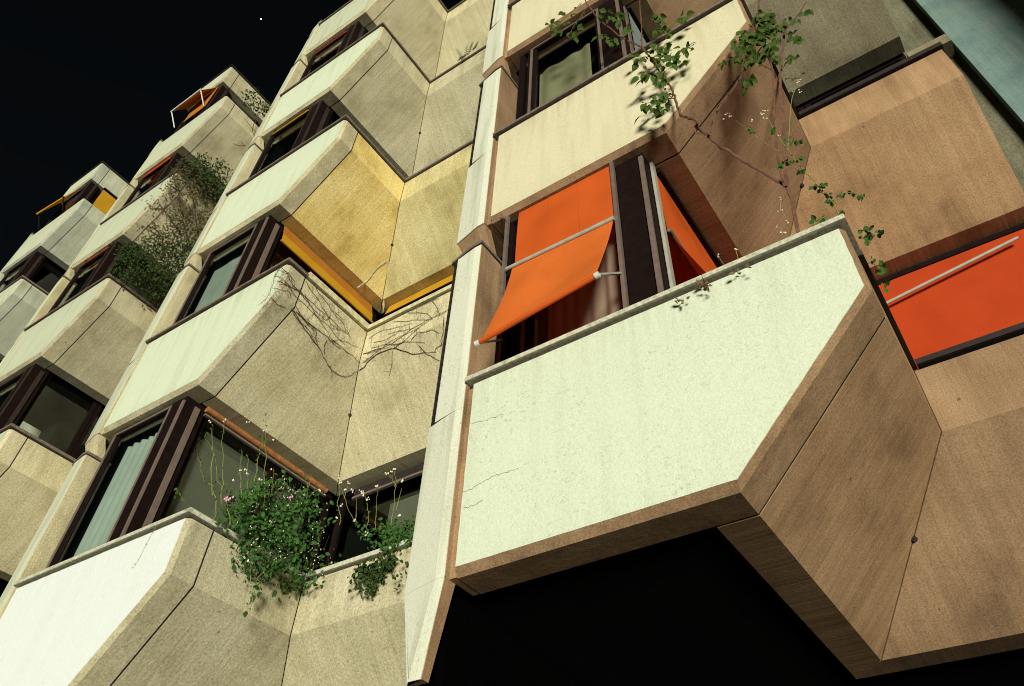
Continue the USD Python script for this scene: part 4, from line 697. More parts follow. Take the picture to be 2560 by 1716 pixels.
CREEPER = [
 [(-4.909, -0.050, 2.706), (-4.909, -0.066, 2.648), (-4.909, -0.082, 2.595), (-4.909, -0.084, 2.548), (-4.909, -0.094, 2.490), (-4.909, -0.086, 2.442), (-4.909, -0.075, 2.398), (-4.920, -0.074, 2.340), (-4.949, -0.049, 2.311), (-4.974, -0.046, 2.285), (-4.995, -0.039, 2.264), (-5.018, -0.046, 2.241), (-5.039, -0.042, 2.219)],
 [(-4.909, -0.046, 2.474), (-4.909, 0.006, 2.496), (-4.909, 0.055, 2.509), (-4.909, 0.103, 2.530), (-4.909, 0.159, 2.549), (-4.909, 0.214, 2.563), (-4.909, 0.261, 2.566), (-4.909, 0.317, 2.568), (-4.909, 0.370, 2.564), (-4.909, 0.434, 2.569), (-4.909, 0.497, 2.555), (-4.909, 0.575, 2.566), (-4.909, 0.663, 2.566), (-4.909, 0.743, 2.567), (-4.909, 0.819, 2.552), (-4.909, 0.887, 2.557), (-4.909, 0.959, 2.566)],
 [(-4.909, -0.068, 2.673), (-4.909, -0.036, 2.658), (-4.909, 0.011, 2.663), (-4.909, 0.040, 2.642), (-4.909, 0.067, 2.609), (-4.909, 0.100, 2.596), (-4.909, 0.133, 2.576), (-4.909, 0.189, 2.575), (-4.909, 0.238, 2.580), (-4.909, 0.280, 2.569), (-4.909, 0.317, 2.562), (-4.909, 0.383, 2.532), (-4.909, 0.436, 2.497), (-4.909, 0.534, 2.450), (-4.909, 0.630, 2.410), (-4.909, 0.701, 2.382), (-4.915, 0.770, 2.345), (-4.912, 0.839, 2.348), (-4.910, 0.907, 2.350), (-4.915, 0.996, 2.345), (-4.909, 1.082, 2.356), (-4.911, 1.134, 2.349), (-4.915, 1.184, 2.344)],
 [(-4.909, 0.257, 2.764), (-4.909, 0.291, 2.729), (-4.909, 0.329, 2.707), (-4.909, 0.379, 2.688), (-4.909, 0.440, 2.676), (-4.909, 0.488, 2.657), (-4.909, 0.529, 2.620), (-4.909, 0.580, 2.601), (-4.909, 0.624, 2.580), (-4.909, 0.670, 2.542), (-4.909, 0.710, 2.511), (-4.909, 0.772, 2.521), (-4.909, 0.819, 2.513), (-4.909, 0.863, 2.538), (-4.909, 0.890, 2.547), (-4.909, 0.949, 2.556), (-4.909, 0.991, 2.552)],
 [(-4.936, 0.222, 2.324), (-4.941, 0.284, 2.319), (-4.953, 0.341, 2.306), (-4.967, 0.414, 2.292), (-4.984, 0.484, 2.275), (-4.992, 0.555, 2.267), (-5.007, 0.624, 2.252), (-5.011, 0.672, 2.248), (-5.017, 0.716, 2.242), (-5.028, 0.773, 2.231), (-5.050, 0.832, 2.208), (-5.056, 0.877, 2.202), (-5.073, 0.928, 2.185), (-5.079, 0.976, 2.179), (-5.083, 1.014, 2.175), (-5.083, 1.067, 2.175), (-5.080, 1.106, 2.178), (-5.068, 1.156, 2.190), (-5.046, 1.197, 2.212), (-5.021, 1.225, 2.238), (-4.992, 1.228, 2.267), (-4.978, 1.243, 2.281), (-4.968, 1.249, 2.292)],
 [(-4.909, 0.232, 2.374), (-4.913, 0.292, 2.347), (-4.926, 0.358, 2.334), (-4.932, 0.433, 2.328), (-4.934, 0.506, 2.325), (-4.937, 0.549, 2.322), (-4.941, 0.584, 2.318), (-4.968, 0.613, 2.291), (-4.988, 0.634, 2.271), (-5.000, 0.672, 2.259), (-5.016, 0.700, 2.243)],
 [(-4.944, 0.741, 2.316), (-4.963, 0.748, 2.296), (-4.983, 0.757, 2.276), (-5.008, 0.794, 2.250), (-5.035, 0.823, 2.224)],
 [(-4.922, 0.793, 2.337), (-4.909, 0.817, 2.358), (-4.909, 0.857, 2.398), (-4.909, 0.911, 2.426), (-4.909, 0.967, 2.458), (-4.909, 1.041, 2.474), (-4.909, 1.105, 2.499)],
 [(-4.928, 0.296, 2.332), (-4.930, 0.362, 2.329), (-4.932, 0.426, 2.328), (-4.930, 0.494, 2.330), (-4.927, 0.570, 2.333), (-4.925, 0.648, 2.335), (-4.921, 0.714, 2.339), (-4.927, 0.772, 2.333), (-4.930, 0.832, 2.329), (-4.930, 0.879, 2.330), (-4.926, 0.935, 2.334)],
 [(-4.909, 0.346, 2.810), (-4.909, 0.399, 2.780), (-4.909, 0.456, 2.744), (-4.909, 0.506, 2.743), (-4.909, 0.554, 2.724), (-4.909, 0.616, 2.702), (-4.909, 0.676, 2.672), (-4.909, 0.744, 2.659), (-4.909, 0.817, 2.653), (-4.909, 0.861, 2.639), (-4.909, 0.900, 2.600), (-4.909, 0.945, 2.586), (-4.909, 0.973, 2.565)],
 [(-4.909, 0.037, 2.533), (-4.909, 0.119, 2.510), (-4.909, 0.203, 2.478), (-4.909, 0.273, 2.477), (-4.909, 0.350, 2.474), (-4.909, 0.448, 2.460), (-4.909, 0.542, 2.449), (-4.909, 0.622, 2.459), (-4.909, 0.703, 2.460), (-4.909, 0.758, 2.433), (-4.909, 0.811, 2.414), (-4.909, 0.881, 2.417), (-4.909, 0.952, 2.403)],
 [(-4.909, -0.065, 2.351), (-4.909, -0.022, 2.384), (-4.909, 0.012, 2.400), (-4.909, 0.064, 2.434), (-4.909, 0.119, 2.469), (-4.909, 0.147, 2.433), (-4.909, 0.186, 2.401)],
 [(-4.963, -0.013, 2.296), (-4.966, 0.030, 2.293), (-4.972, 0.083, 2.287), (-4.961, 0.127, 2.298), (-4.954, 0.166, 2.305)],
 [(-4.909, 0.648, 2.677), (-4.909, 0.723, 2.687), (-4.909, 0.799, 2.687), (-4.909, 0.831, 2.654), (-4.909, 0.872, 2.627)],
 [(-4.909, 0.222, 2.563), (-4.909, 0.297, 2.544), (-4.909, 0.384, 2.525), (-4.909, 0.442, 2.511), (-4.909, 0.506, 2.498), (-4.909, 0.570, 2.505), (-4.909, 0.627, 2.498), (-4.909, 0.653, 2.546), (-4.909, 0.679, 2.584)],
 [(-4.951, 0.267, 2.309), (-4.960, 0.327, 2.300), (-4.968, 0.390, 2.291), (-4.965, 0.452, 2.294), (-4.970, 0.517, 2.290), (-4.985, 0.574, 2.274), (-5.004, 0.645, 2.255)],
 [(-4.930, 0.222, 2.330), (-4.935, 0.264, 2.325), (-4.928, 0.310, 2.332), (-4.938, 0.400, 2.322), (-4.945, 0.496, 2.315), (-4.945, 0.527, 2.315), (-4.945, 0.553, 2.314)],
 [(-4.909, -0.096, 2.495), (-4.909, -0.047, 2.533), (-4.909, -0.006, 2.545), (-4.909, 0.061, 2.547), (-4.909, 0.115, 2.533)],
 [(-4.909, -0.085, 2.595), (-4.909, -0.020, 2.637), (-4.909, 0.032, 2.672), (-4.909, 0.088, 2.649), (-4.909, 0.141, 2.638)],
 [(-4.950, 1.251, 2.291), (-4.916, 1.249, 2.293), (-4.867, 1.245, 2.298), (-4.817, 1.223, 2.321), (-4.759, 1.213, 2.331), (-4.699, 1.203, 2.342), (-4.637, 1.200, 2.346), (-4.582, 1.201, 2.344), (-4.532, 1.204, 2.341), (-4.479, 1.207, 2.338), (-4.429, 1.215, 2.329), (-4.369, 1.204, 2.341), (-4.321, 1.202, 2.343), (-4.263, 1.195, 2.357), (-4.200, 1.195, 2.389), (-4.144, 1.195, 2.420), (-4.087, 1.195, 2.452), (-4.019, 1.195, 2.466), (-3.957, 1.195, 2.492), (-3.876, 1.195, 2.484), (-3.802, 1.195, 2.477), (-3.731, 1.195, 2.506), (-3.666, 1.195, 2.525)],
 [(-4.883, 1.195, 2.454), (-4.818, 1.195, 2.433), (-4.759, 1.195, 2.431), (-4.677, 1.195, 2.421), (-4.597, 1.195, 2.396), (-4.534, 1.195, 2.401), (-4.470, 1.195, 2.390), (-4.429, 1.195, 2.407), (-4.383, 1.195, 2.420), (-4.313, 1.195, 2.435), (-4.247, 1.195, 2.463), (-4.172, 1.195, 2.483), (-4.086, 1.195, 2.483), (-4.013, 1.195, 2.502), (-3.922, 1.195, 2.489), (-3.845, 1.195, 2.502), (-3.754, 1.195, 2.495)],
 [(-4.862, 1.212, 2.333), (-4.792, 1.204, 2.341), (-4.718, 1.195, 2.353), (-4.666, 1.195, 2.376), (-4.616, 1.195, 2.392), (-4.564, 1.195, 2.422), (-4.503, 1.195, 2.436), (-4.429, 1.195, 2.443), (-4.359, 1.195, 2.447), (-4.272, 1.195, 2.435), (-4.193, 1.195, 2.436), (-4.139, 1.195, 2.434), (-4.086, 1.195, 2.452)],
 [(-4.432, 1.209, 2.336), (-4.390, 1.235, 2.308), (-4.342, 1.259, 2.282), (-4.300, 1.279, 2.261), (-4.250, 1.308, 2.230), (-4.197, 1.320, 2.217), (-4.143, 1.330, 2.207), (-4.106, 1.334, 2.203), (-4.066, 1.347, 2.189), (-4.024, 1.354, 2.182), (-3.971, 1.370, 2.164)],
 [(-4.140, 1.275, 2.265), (-4.113, 1.315, 2.223), (-4.091, 1.351, 2.185), (-4.052, 1.372, 2.162), (-4.013, 1.404, 2.127), (-3.972, 1.430, 2.100), (-3.926, 1.461, 2.067)],
 [(-4.324, 1.195, 2.783), (-4.238, 1.195, 2.732), (-4.157, 1.195, 2.695), (-4.082, 1.195, 2.640), (-4.033, 1.195, 2.612), (-3.985, 1.195, 2.554), (-3.939, 1.195, 2.491)],
 [(-4.514, 1.195, 2.744), (-4.405, 1.195, 2.694), (-4.300, 1.195, 2.637), (-4.208, 1.195, 2.607), (-4.097, 1.195, 2.548), (-4.007, 1.195, 2.500), (-3.924, 1.195, 2.470)],
 [(-3.774, 1.195, 2.413), (-3.771, 1.199, 2.346), (-3.798, 1.227, 2.317), (-3.817, 1.263, 2.279), (-3.855, 1.293, 2.246), (-3.865, 1.317, 2.221), (-3.892, 1.335, 2.202), (-3.927, 1.339, 2.197), (-3.967, 1.344, 2.191), (-3.973, 1.354, 2.182), (-3.987, 1.359, 2.176)],
 [(-4.757, 1.195, 2.558), (-4.677, 1.195, 2.534), (-4.588, 1.195, 2.507), (-4.510, 1.195, 2.513), (-4.445, 1.195, 2.516), (-4.400, 1.195, 2.538), (-4.342, 1.195, 2.534)],
 [(-3.988, 1.195, 2.784), (-3.939, 1.195, 2.706), (-3.900, 1.195, 2.634), (-3.864, 1.195, 2.551), (-3.834, 1.195, 2.486)],
 [(-4.844, 1.195, 2.658), (-4.782, 1.195, 2.682), (-4.717, 1.195, 2.690), (-4.642, 1.195, 2.683), (-4.545, 1.195, 2.650), (-4.458, 1.195, 2.625), (-4.361, 1.195, 2.594), (-4.291, 1.195, 2.581), (-4.213, 1.195, 2.558)],
 [(-4.012, 1.206, 2.339), (-3.977, 1.208, 2.337), (-3.927, 1.211, 2.333), (-3.893, 1.233, 2.310), (-3.865, 1.256, 2.286)],
 [(-4.470, 1.228, 2.315), (-4.497, 1.262, 2.280), (-4.523, 1.306, 2.232), (-4.563, 1.342, 2.194), (-4.608, 1.383, 2.151)],
 [(-4.275, 1.195, 2.787), (-4.196, 1.195, 2.781), (-4.117, 1.195, 2.779), (-4.043, 1.195, 2.777), (-3.962, 1.195, 2.777), (-3.924, 1.195, 2.770), (-3.883, 1.195, 2.754)],
 [(-4.776, 1.195, 2.485), (-4.674, 1.195, 2.455), (-4.570, 1.195, 2.434), (-4.466, 1.195, 2.383), (-4.376, 1.199, 2.347), (-4.319, 1.202, 2.343), (-4.256, 1.213, 2.331), (-4.162, 1.240, 2.303), (-4.060, 1.273, 2.268)],
 [(-4.206, 1.216, 2.329), (-4.154, 1.199, 2.347), (-4.091, 1.195, 2.367), (-4.052, 1.199, 2.347), (-4.015, 1.202, 2.344)],
 [(-4.813, 1.195, 2.411), (-4.725, 1.195, 2.405), (-4.635, 1.195, 2.395), (-4.555, 1.195, 2.373), (-4.491, 1.195, 2.359), (-4.448, 1.195, 2.360), (-4.405, 1.197, 2.348)],
 [(-4.561, 1.195, 2.585), (-4.489, 1.195, 2.565), (-4.407, 1.195, 2.548), (-4.340, 1.195, 2.512), (-4.275, 1.195, 2.501), (-4.218, 1.195, 2.486), (-4.163, 1.195, 2.479)],
]
BUSH2 = [(0.230, -0.075), (0.234, 0.131), (0.351, 0.303), (0.516, 0.466), (0.726, 0.497), (0.941, 0.542), (1.044, 0.450), (1.108, 0.256), (1.242, 0.061), (1.294, -0.048), (1.175, -0.213), (1.040, -0.258), (0.870, -0.233), (0.696, -0.272), (0.575, -0.349), (0.481, -0.224), (0.398, -0.091)]
BUSH2_STEMS = [
 [(-4.800, 0.287, -0.072), (-4.800, 0.173, 0.099), (-4.800, 0.059, 0.194), (-4.800, -0.049, 0.347), (-4.800, -0.188, 0.500)],
 [(-4.800, 0.525, 0.180), (-4.800, 0.412, 0.565), (-4.800, 0.337, 0.743), (-4.800, 0.273, 0.983)],
 [(-4.800, 0.455, 0.197), (-4.800, 0.355, 0.417), (-4.800, 0.331, 0.605), (-4.800, 0.303, 0.768)],
 [(-4.800, 0.326, 0.128), (-4.800, 0.213, 0.335), (-4.800, 0.165, 0.533)],
 [(-4.800, 0.135, -0.123), (-4.800, 0.118, 0.018), (-4.800, 0.018, 0.118), (-4.800, -0.087, 0.164), (-4.800, -0.186, 0.293)],
 [(-4.800, 0.564, 0.337), (-4.800, 0.506, 0.561)],
 [(-4.800, 0.933, 0.252), (-4.800, 0.921, 0.443), (-4.800, 0.898, 0.728)],
 [(-4.800, 0.057, 0.062), (-4.800, -0.103, 0.440), (-4.800, -0.187, 0.602)],
 [(-4.800, 0.154, 0.037), (-4.800, 0.050, 0.324), (-4.800, -0.079, 0.672)],
 [(-4.800, 0.881, 0.509), (-4.800, 0.877, 0.655), (-4.800, 0.788, 0.703)],
 [(-4.800, -0.140, -0.094), (-4.800, -0.219, -0.038), (-4.800, -0.227, -0.080)],
 [(-4.800, 0.600, -0.338), (-4.800, 0.670, -0.460), (-4.800, 0.655, -0.590)],
 [(-4.800, 0.696, -0.272), (-4.800, 0.675, -0.377), (-4.800, 0.720, -0.416)],
 [(-4.800, 0.846, -0.255), (-4.800, 0.849, -0.350), (-4.800, 0.785, -0.447)],
 [(-4.800, 0.420, 0.125), (-4.800, 0.325, 0.289), (-4.800, 0.213, 0.533)],
 [(-4.800, 0.690, 0.265), (-4.800, 0.671, 0.409), (-4.800, 0.643, 0.465)],
 [(-4.800, 0.839, 0.274), (-4.800, 0.800, 0.436), (-4.800, 0.760, 0.501)],
 [(-4.800, 1.341, 0.457), (-4.800, 1.246, 0.676), (-4.800, 1.189, 0.894)],
]
BUSH2_FLOWERS = [(-4.750, 0.215, 0.374), (-4.750, 0.198, 0.337), (-4.750, 0.393, 0.365), (-4.750, 0.605, 0.413), (-4.750, 0.746, 0.448), (-4.750, 0.720, 0.448), (-4.750, 0.465, 0.520), (-4.750, 0.340, 0.213), (-4.750, 0.730, 0.299), (-4.750, 0.591, 0.092), (-4.750, 0.614, 0.117), (-4.750, 0.463, -0.024), (-4.750, 0.472, -0.007), (-4.750, 0.814, 0.301), (-4.750, 0.838, 0.136), (-4.750, 0.433, -0.026), (-4.750, 0.521, -0.096), (-4.750, 0.565, -0.150), (-4.750, 0.676, -0.135), (-4.750, 0.749, -0.164), (-4.750, 0.266, 0.786), (-4.750, 0.373, 0.747), (-4.750, 0.090, 0.771), (-4.750, -0.107, 0.634), (-4.750, -0.214, 0.549), (-4.750, 0.835, 0.468), (-4.750, 0.623, 0.409), (-4.750, 0.454, 0.330), (-4.750, 0.586, 0.063), (-4.750, 0.443, 0.069), (-4.750, 0.997, 0.607), (-4.750, 0.692, 0.170), (-4.750, 0.505, -0.287), (-4.750, 0.468, -0.268), (-4.750, 1.219, -0.028), (-4.750, 1.312, 0.073), (-4.750, 0.501, -0.143), (-4.750, 0.591, 0.405), (-4.750, 0.449, 0.258), (-4.750, 0.422, 0.163), (-4.750, 0.531, 0.386), (-4.750, 0.712, 0.303), (-4.750, 0.258, 0.344), (-4.750, 0.375, 0.369), (-4.750, 0.150, 0.228)]
BUSH2_PINK = [(-4.740, 0.132, 0.051), (-4.740, 0.146, 0.071), (-4.740, 0.173, 0.077), (-4.740, 0.193, 0.101), (-4.740, 0.149, 0.047), (-4.740, 0.165, 0.062), (-4.740, 0.722, 0.389), (-4.740, 0.703, 0.372)]
WEED2 = [(-4.354, 0.235), (-4.151, 0.135), (-4.033, 0.180), (-3.892, 0.097), (-3.768, 0.086), (-3.637, 0.021), (-3.600, -0.114), (-3.787, -0.135), (-3.940, -0.117), (-4.115, -0.018), (-4.258, 0.048)]
WEED2_HANG = [(-4.294, -0.203), (-4.205, -0.183), (-4.027, -0.157), (-3.843, -0.170), (-3.710, -0.254), (-3.739, -0.329), (-3.799, -0.463), (-3.937, -0.360), (-4.026, -0.419), (-4.134, -0.404), (-4.218, -0.313)]
WEED2_STEMS = [
 [(-3.957, 1.165, 0.039), (-3.986, 1.165, 0.219), (-4.018, 1.165, 0.493), (-4.097, 1.165, 0.637), (-4.157, 1.165, 0.680)],
 [(-4.347, 1.165, 0.206), (-4.442, 1.165, 0.317), (-4.586, 1.165, 0.534), (-4.755, 1.165, 0.818)],
 [(-4.255, 1.165, 0.165), (-4.267, 1.165, 0.319), (-4.357, 1.165, 0.519), (-4.418, 1.165, 0.590)],
 [(-4.151, 1.165, 0.135), (-4.179, 1.165, 0.292), (-4.220, 1.165, 0.546)],
 [(-4.409, 1.165, 0.321), (-4.452, 1.165, 0.520)],
 [(-4.018, 1.165, 0.493), (-3.996, 1.165, 0.544), (-4.075, 1.165, 0.689)],
 [(-3.953, 1.165, 0.249), (-3.929, 1.165, 0.449)],
 [(-3.688, 1.165, -0.027), (-3.679, 1.165, 0.098), (-3.707, 1.165, 0.172)],
 [(-4.615, 1.165, 0.573), (-4.601, 1.165, 0.719)],
 [(-3.811, 1.165, -0.003), (-3.735, 1.165, -0.013), (-3.668, 1.165, 0.031), (-3.623, 1.165, 0.120)],
 [(-3.973, 1.165, 0.044), (-3.902, 1.165, -0.152), (-3.905, 1.165, -0.213)],
]
WEED2_FLOWERS = [(-4.081, 1.145, 0.643), (-4.036, 1.145, 0.664), (-4.116, 1.145, 0.647), (-4.211, 1.145, 0.547), (-4.280, 1.145, 0.447), (-3.891, 1.145, 0.179), (-4.205, 1.145, 0.101), (-3.923, 1.145, 0.508), (-4.357, 1.145, 0.522), (-4.405, 1.145, 0.575), (-4.588, 1.145, 0.480), (-4.629, 1.145, 0.378), (-4.598, 1.145, 0.646), (-4.676, 1.145, 0.733), (-3.644, 1.145, -0.105), (-4.388, 1.145, 0.277), (-4.728, 1.145, 0.821), (-4.517, 1.145, 0.604), (-4.585, 1.145, 0.695)]
BUSH1_TOP = [(-0.125, 7.984), (-0.155, 8.486), (0.114, 8.572), (0.504, 8.397), (0.824, 8.274), (0.906, 7.584), (0.932, 7.288), (0.850, 7.017), (0.302, 6.367), (0.050, 6.339), (-0.009, 6.599), (0.071, 7.149), (0.057, 7.589)]
BUSH1_LOW = [(-0.051, 6.234), (0.274, 6.425), (0.822, 7.080), (0.882, 6.835), (0.918, 6.428), (0.845, 6.075), (0.929, 5.692), (0.838, 5.507), (0.709, 5.549), (0.116, 5.551), (-0.060, 5.699)]
BUSH1_DARK = [(0.078, 8.712), (0.064, 8.923), (0.179, 9.152), (0.278, 9.048), (0.495, 9.251), (0.720, 9.185), (0.820, 9.078), (0.840, 8.690), (0.813, 8.297), (0.600, 8.297), (0.336, 8.482)]
BUSH1_LEFT = [(-0.260, 6.101), (-0.107, 6.175), (0.091, 6.209), (0.178, 6.072), (0.057, 5.841), (-0.091, 5.803)]
BUSH1_STEMS = [
 [(-9.720, 0.968, 6.861), (-9.720, 0.420, 7.542), (-9.720, 0.042, 8.050), (-9.720, -0.145, 8.243)],
 [(-9.720, 0.613, 7.111), (-9.720, 0.195, 7.289), (-9.720, -0.066, 7.444)],
 [(-9.720, 0.520, 7.654), (-9.720, 0.507, 8.329)],
 [(-9.720, 0.637, 6.530), (-9.720, 0.215, 6.841), (-9.720, 0.066, 6.771)],
 [(-9.720, 0.293, 6.772), (-9.720, -0.057, 6.698)],
 [(-9.720, 0.849, 7.361), (-9.720, 0.488, 7.956), (-9.720, 0.133, 8.412)],
 [(-9.720, 0.188, 7.948), (-9.720, -0.084, 7.895)],
 [(-9.720, 0.136, 7.417), (-9.720, -0.038, 7.185), (-9.720, -0.162, 7.202)],
]
TWIGS = [
 [(-9.800, 0.970, 11.016), (-9.800, 0.738, 11.049), (-9.800, 0.529, 11.109)],
 [(-9.800, 0.803, 10.961), (-9.800, 0.753, 11.252), (-9.800, 0.807, 11.611)],
 [(-9.800, 0.828, 10.429), (-9.800, 0.711, 10.271), (-9.800, 0.583, 10.180)],
 [(-9.800, 0.782, 10.392), (-9.800, 0.706, 10.433)],
]
FERNS = [
 [(-4.202, 1.150, 8.576), (-4.276, 1.150, 8.872), (-4.395, 1.150, 9.194)],
 [(-4.202, 1.150, 8.576), (-4.138, 1.150, 8.713), (-4.150, 1.150, 9.017)],
 [(-4.070, 1.150, 8.636), (-4.054, 1.150, 8.867), (-4.030, 1.150, 9.021)],
 [(-3.975, 1.150, 8.667), (-3.946, 1.150, 8.776), (-3.908, 1.150, 8.893)],
 [(-3.924, 1.150, 8.536), (-3.844, 1.150, 8.514)],
 [(-3.604, 1.150, 8.371), (-3.650, 1.150, 8.602), (-3.716, 1.150, 8.826)],
 [(-3.746, 1.150, 8.486), (-3.728, 1.150, 8.500)],
 [(-4.268, 1.150, 8.633), (-4.216, 1.150, 8.697), (-4.070, 1.150, 8.636)],
]
BUSH_ROOF = [(0.386, 12.448), (0.463, 12.672), (0.671, 12.481), (0.934, 12.679), (1.069, 12.780), (1.100, 12.420), (0.878, 12.292), (0.661, 12.166)]
TRAILER = [(-5.290, -0.012, -0.088), (-5.322, -0.012, -0.171), (-5.336, -0.012, -0.280), (-5.345, -0.012, -0.344), (-5.373, -0.012, -0.401)]
SMEAR = [
 [(-5.364, 1.581, 4.790), (-5.450, 1.721, 4.703), (-5.592, 1.865, 4.560), (-5.685, 1.958, 4.466), (-5.791, 2.089, 4.358)],
 [(-5.413, 1.613, 4.741), (-5.558, 1.579, 4.594), (-5.660, 1.595, 4.491), (-5.783, 1.555, 4.366)],
]
CRACKS = [
 [(-2.282, -0.006, -0.771), (-2.221, -0.006, -0.771), (-2.155, -0.006, -0.753), (-2.113, -0.006, -0.744), (-2.055, -0.006, -0.740), (-1.996, -0.006, -0.752), (-1.915, -0.006, -0.749)],
 [(-2.262, -0.006, -0.874), (-2.194, -0.006, -0.881), (-2.137, -0.006, -0.868)],
 [(-2.267, -0.006, -0.317), (-2.155, -0.006, -0.334), (-2.046, -0.006, -0.342)],
]
# ------------------------------------------------------------------ plants
def leaf_geo(p, size, aspect=.62, tip=None, curl=.15, normal=None, toothed=False):
    """one pointed leaf: 6 to 10 triangles folded along the midrib"""
    p = np.array(p, float)
    t = np.array(tip if tip is not None else rng.normal(size=3) + np.array([0, 0, -.8]), float); t /= np.linalg.norm(t)
    nrm = np.array(normal if normal is not None else rng.normal(size=3) + np.array([.5, -1.2, -.2]), float)
    nrm -= t * (nrm @ t); nrm /= np.linalg.norm(nrm) + 1e-9
    s = np.cross(t, nrm)
    us = [0, .22, .5, .78, 1.0]; ws = [0.04, .80, 1.0, .55, 0.0]
    L, W_ = size, size * aspect / 2
    mid = [p + t * L * u - nrm * curl * L * u * u for u in us]
    v = list(mid); f = []
    left, right = [], []
    for u, w_, m in zip(us, ws, mid):
        j = (rng.uniform(.85, 1.15) if toothed else 1.0)
        left.append(m + s * W_ * w_ * j + nrm * .18 * W_ * w_ * 1.2); right.append(m - s * W_ * w_ * j + nrm * .18 * W_ * w_ * 1.2)
    v += left[:-1] + right[:-1]
    for i in range(4):
        a, b = i, i + 1; la, lb = 5 + i, 5 + i + 1; ra, rb = 9 + i, 9 + i + 1
        if i < 3: f += [(a, b, lb, la), (b, a, ra, rb)]
        else: f += [(a, b, la), (b, a, ra)]
    return v, f

def smooth_path(pts, n=4):
    p = np.array(pts, float)
    if len(p) < 3: return p
    q = np.vstack([2 * p[0] - p[1], p, 2 * p[-1] - p[-2]]); out = []
    for i in range(1, len(q) - 2):
        for t in np.arange(n) / n:
            out.append(.5 * ((2 * q[i]) + (-q[i - 1] + q[i + 1]) * t + (2 * q[i - 1] - 5 * q[i] + 4 * q[i + 1] - q[i + 2]) * t ** 2 + (-q[i - 1] + 3 * q[i] - 3 * q[i + 1] + q[i + 2]) * t ** 3))
    out.append(p[-1]); return np.array(out)

def stem(parent, pts, r0, r1, material, name='stem', n=5, wob=0.0):
    q = smooth_path(pts)
    if wob: q[1:-1] += rng.normal(size=(len(q) - 2, 3)) * wob
    MB().tube(q, np.linspace(r0, r1, len(q)) * rng.uniform(.85, 1.15, len(q)), n).build(name, material, parent, smooth=60)
    return q

def blob(mb, p, r_):
    p = np.array(p, float); n = 5
    rings = [[p + r_ * np.array([c_ * math.cos(a), c_ * math.sin(a), h_]) * np.array([1, 1, 1.1]) for a in np.arange(n) * 2 * np.pi / n] for c_, h_ in ((.45, -.85), (1, -.1), (.55, .8))]
    mb.loft(rings)

# --- climbing vine of the nearest tower
A = thing('climbing_vine', 'woody climbing vine with toothed green leaves over the cream panel', 'vine', VINE_STEMS[0][2][0])
for i, (r0, r1, p) in enumerate(VINE_STEMS):
    p = [np.array(x) for x in p]
    if i == 0: p = [np.array([-.30, .56, .05])] + p
    stem(A, p, r0, r1, 'stem_brown', wob=.0025)
order = rng.permutation(len(VINE_LEAVES))
extra = MB()
for n_, i in enumerate(order):
    p = np.array(VINE_LEAVES[i]); sz = rng.uniform(.044, .085)
    v, f = leaf_geo(p, sz, .66, tip=np.array([rng.normal() * .6, rng.normal() * .35, -1.0 + rng.normal() * .45]), normal=np.array([rng.normal() * .55 + .2, -1, rng.normal() * .5 - .3]), toothed=True)
    if n_ < 300:
        mb = MB(); mb.add(v, f); mb.build('leaf', 'leaf_vine', A)
    else: extra.add(v, f)
q = None
for r0, r1, p in VINE_STEMS:
    p = smooth_path(p)
    for x in p[::2]:
        if r1 < .0045 and rng.random() < .8:
            v, f = leaf_geo(x, rng.uniform(.02, .04), .6, toothed=True); extra.add(v, f)
extra.build('small_leaves', 'leaf_vine', A, kind='stuff')

# --- weeds on the coping of the nearest tower
A = thing('coping_weeds', 'yellow green weeds with seed heads on the coping of the pitted panel', 'weeds', (-.3, .2, .06))
for r0, r1, p in WEED_STEMS: stem(A, p, r0 * .8, r1 * .8, 'stem_green')
for p in WEED_LEAVES:
    v, f = leaf_geo(p, rng.uniform(.022, .040), .85, toothed=True); mb = MB(); mb.add(v, f); mb.build('leaf', 'leaf_green', A)
mb = MB()
for p in WEED_FLOWERS: blob(mb, p, rng.uniform(.0035, .007))
mb.build('seed_heads', 'petal_pale', A, kind='stuff')
A = thing('dry_leaves', 'crumpled dry leaves caught under the coping above the pitted panel', 'dead leaves', (-.8, -.05, 0))
mb = MB()
for p in DRY_LEAVES:
    v, f = leaf_geo(p, rng.uniform(.018, .035), .7, tip=rng.normal(size=3), curl=.5); mb.add(v, f)
put(mb.build('leaf_litter', 'leaf_dry', A), kind='stuff')

# --- dry creeper on the middle tower
A = thing('dry_creeper', 'leafless dry creeper fanned across the side below the yellow awning', 'creeper', CREEPER[0][0])
twigs = MB()
for i, p in enumerate(CREEPER):
    main = i in (1, 2, 4, 19, 20, 22, 26)
    q = stem(A, p, 0.0042 if main else .0028, .0017, 'stem_dry', n=4)
    for x in q[2:-1:2]:
        if rng.random() < .75:
            d_ = rng.normal(size=3) * np.array([.03, .05, .06]); d_[0 if i < 19 else 1] = abs(d_[0 if i < 19 else 1]) * (.25 if i < 19 else -.25)
            twigs.tube([x, x + d_ * .5 + rng.normal(size=3) * .006, x + d_ * 1.2], [.0014, .0012, .0009], 3)
twigs.build('twigs', 'stem_dry', A, kind='stuff')

# --- foliage masses
def inside(poly, p):
    x, y = p; c = False; n = len(poly)
    for i in range(n):
        x1, y1 = poly[i]; x2, y2 = poly[i - 1]
        if (y1 > y) != (y2 > y) and x < (x2 - x1) * (y - y1) / (y2 - y1) + x1: c = not c
    return c

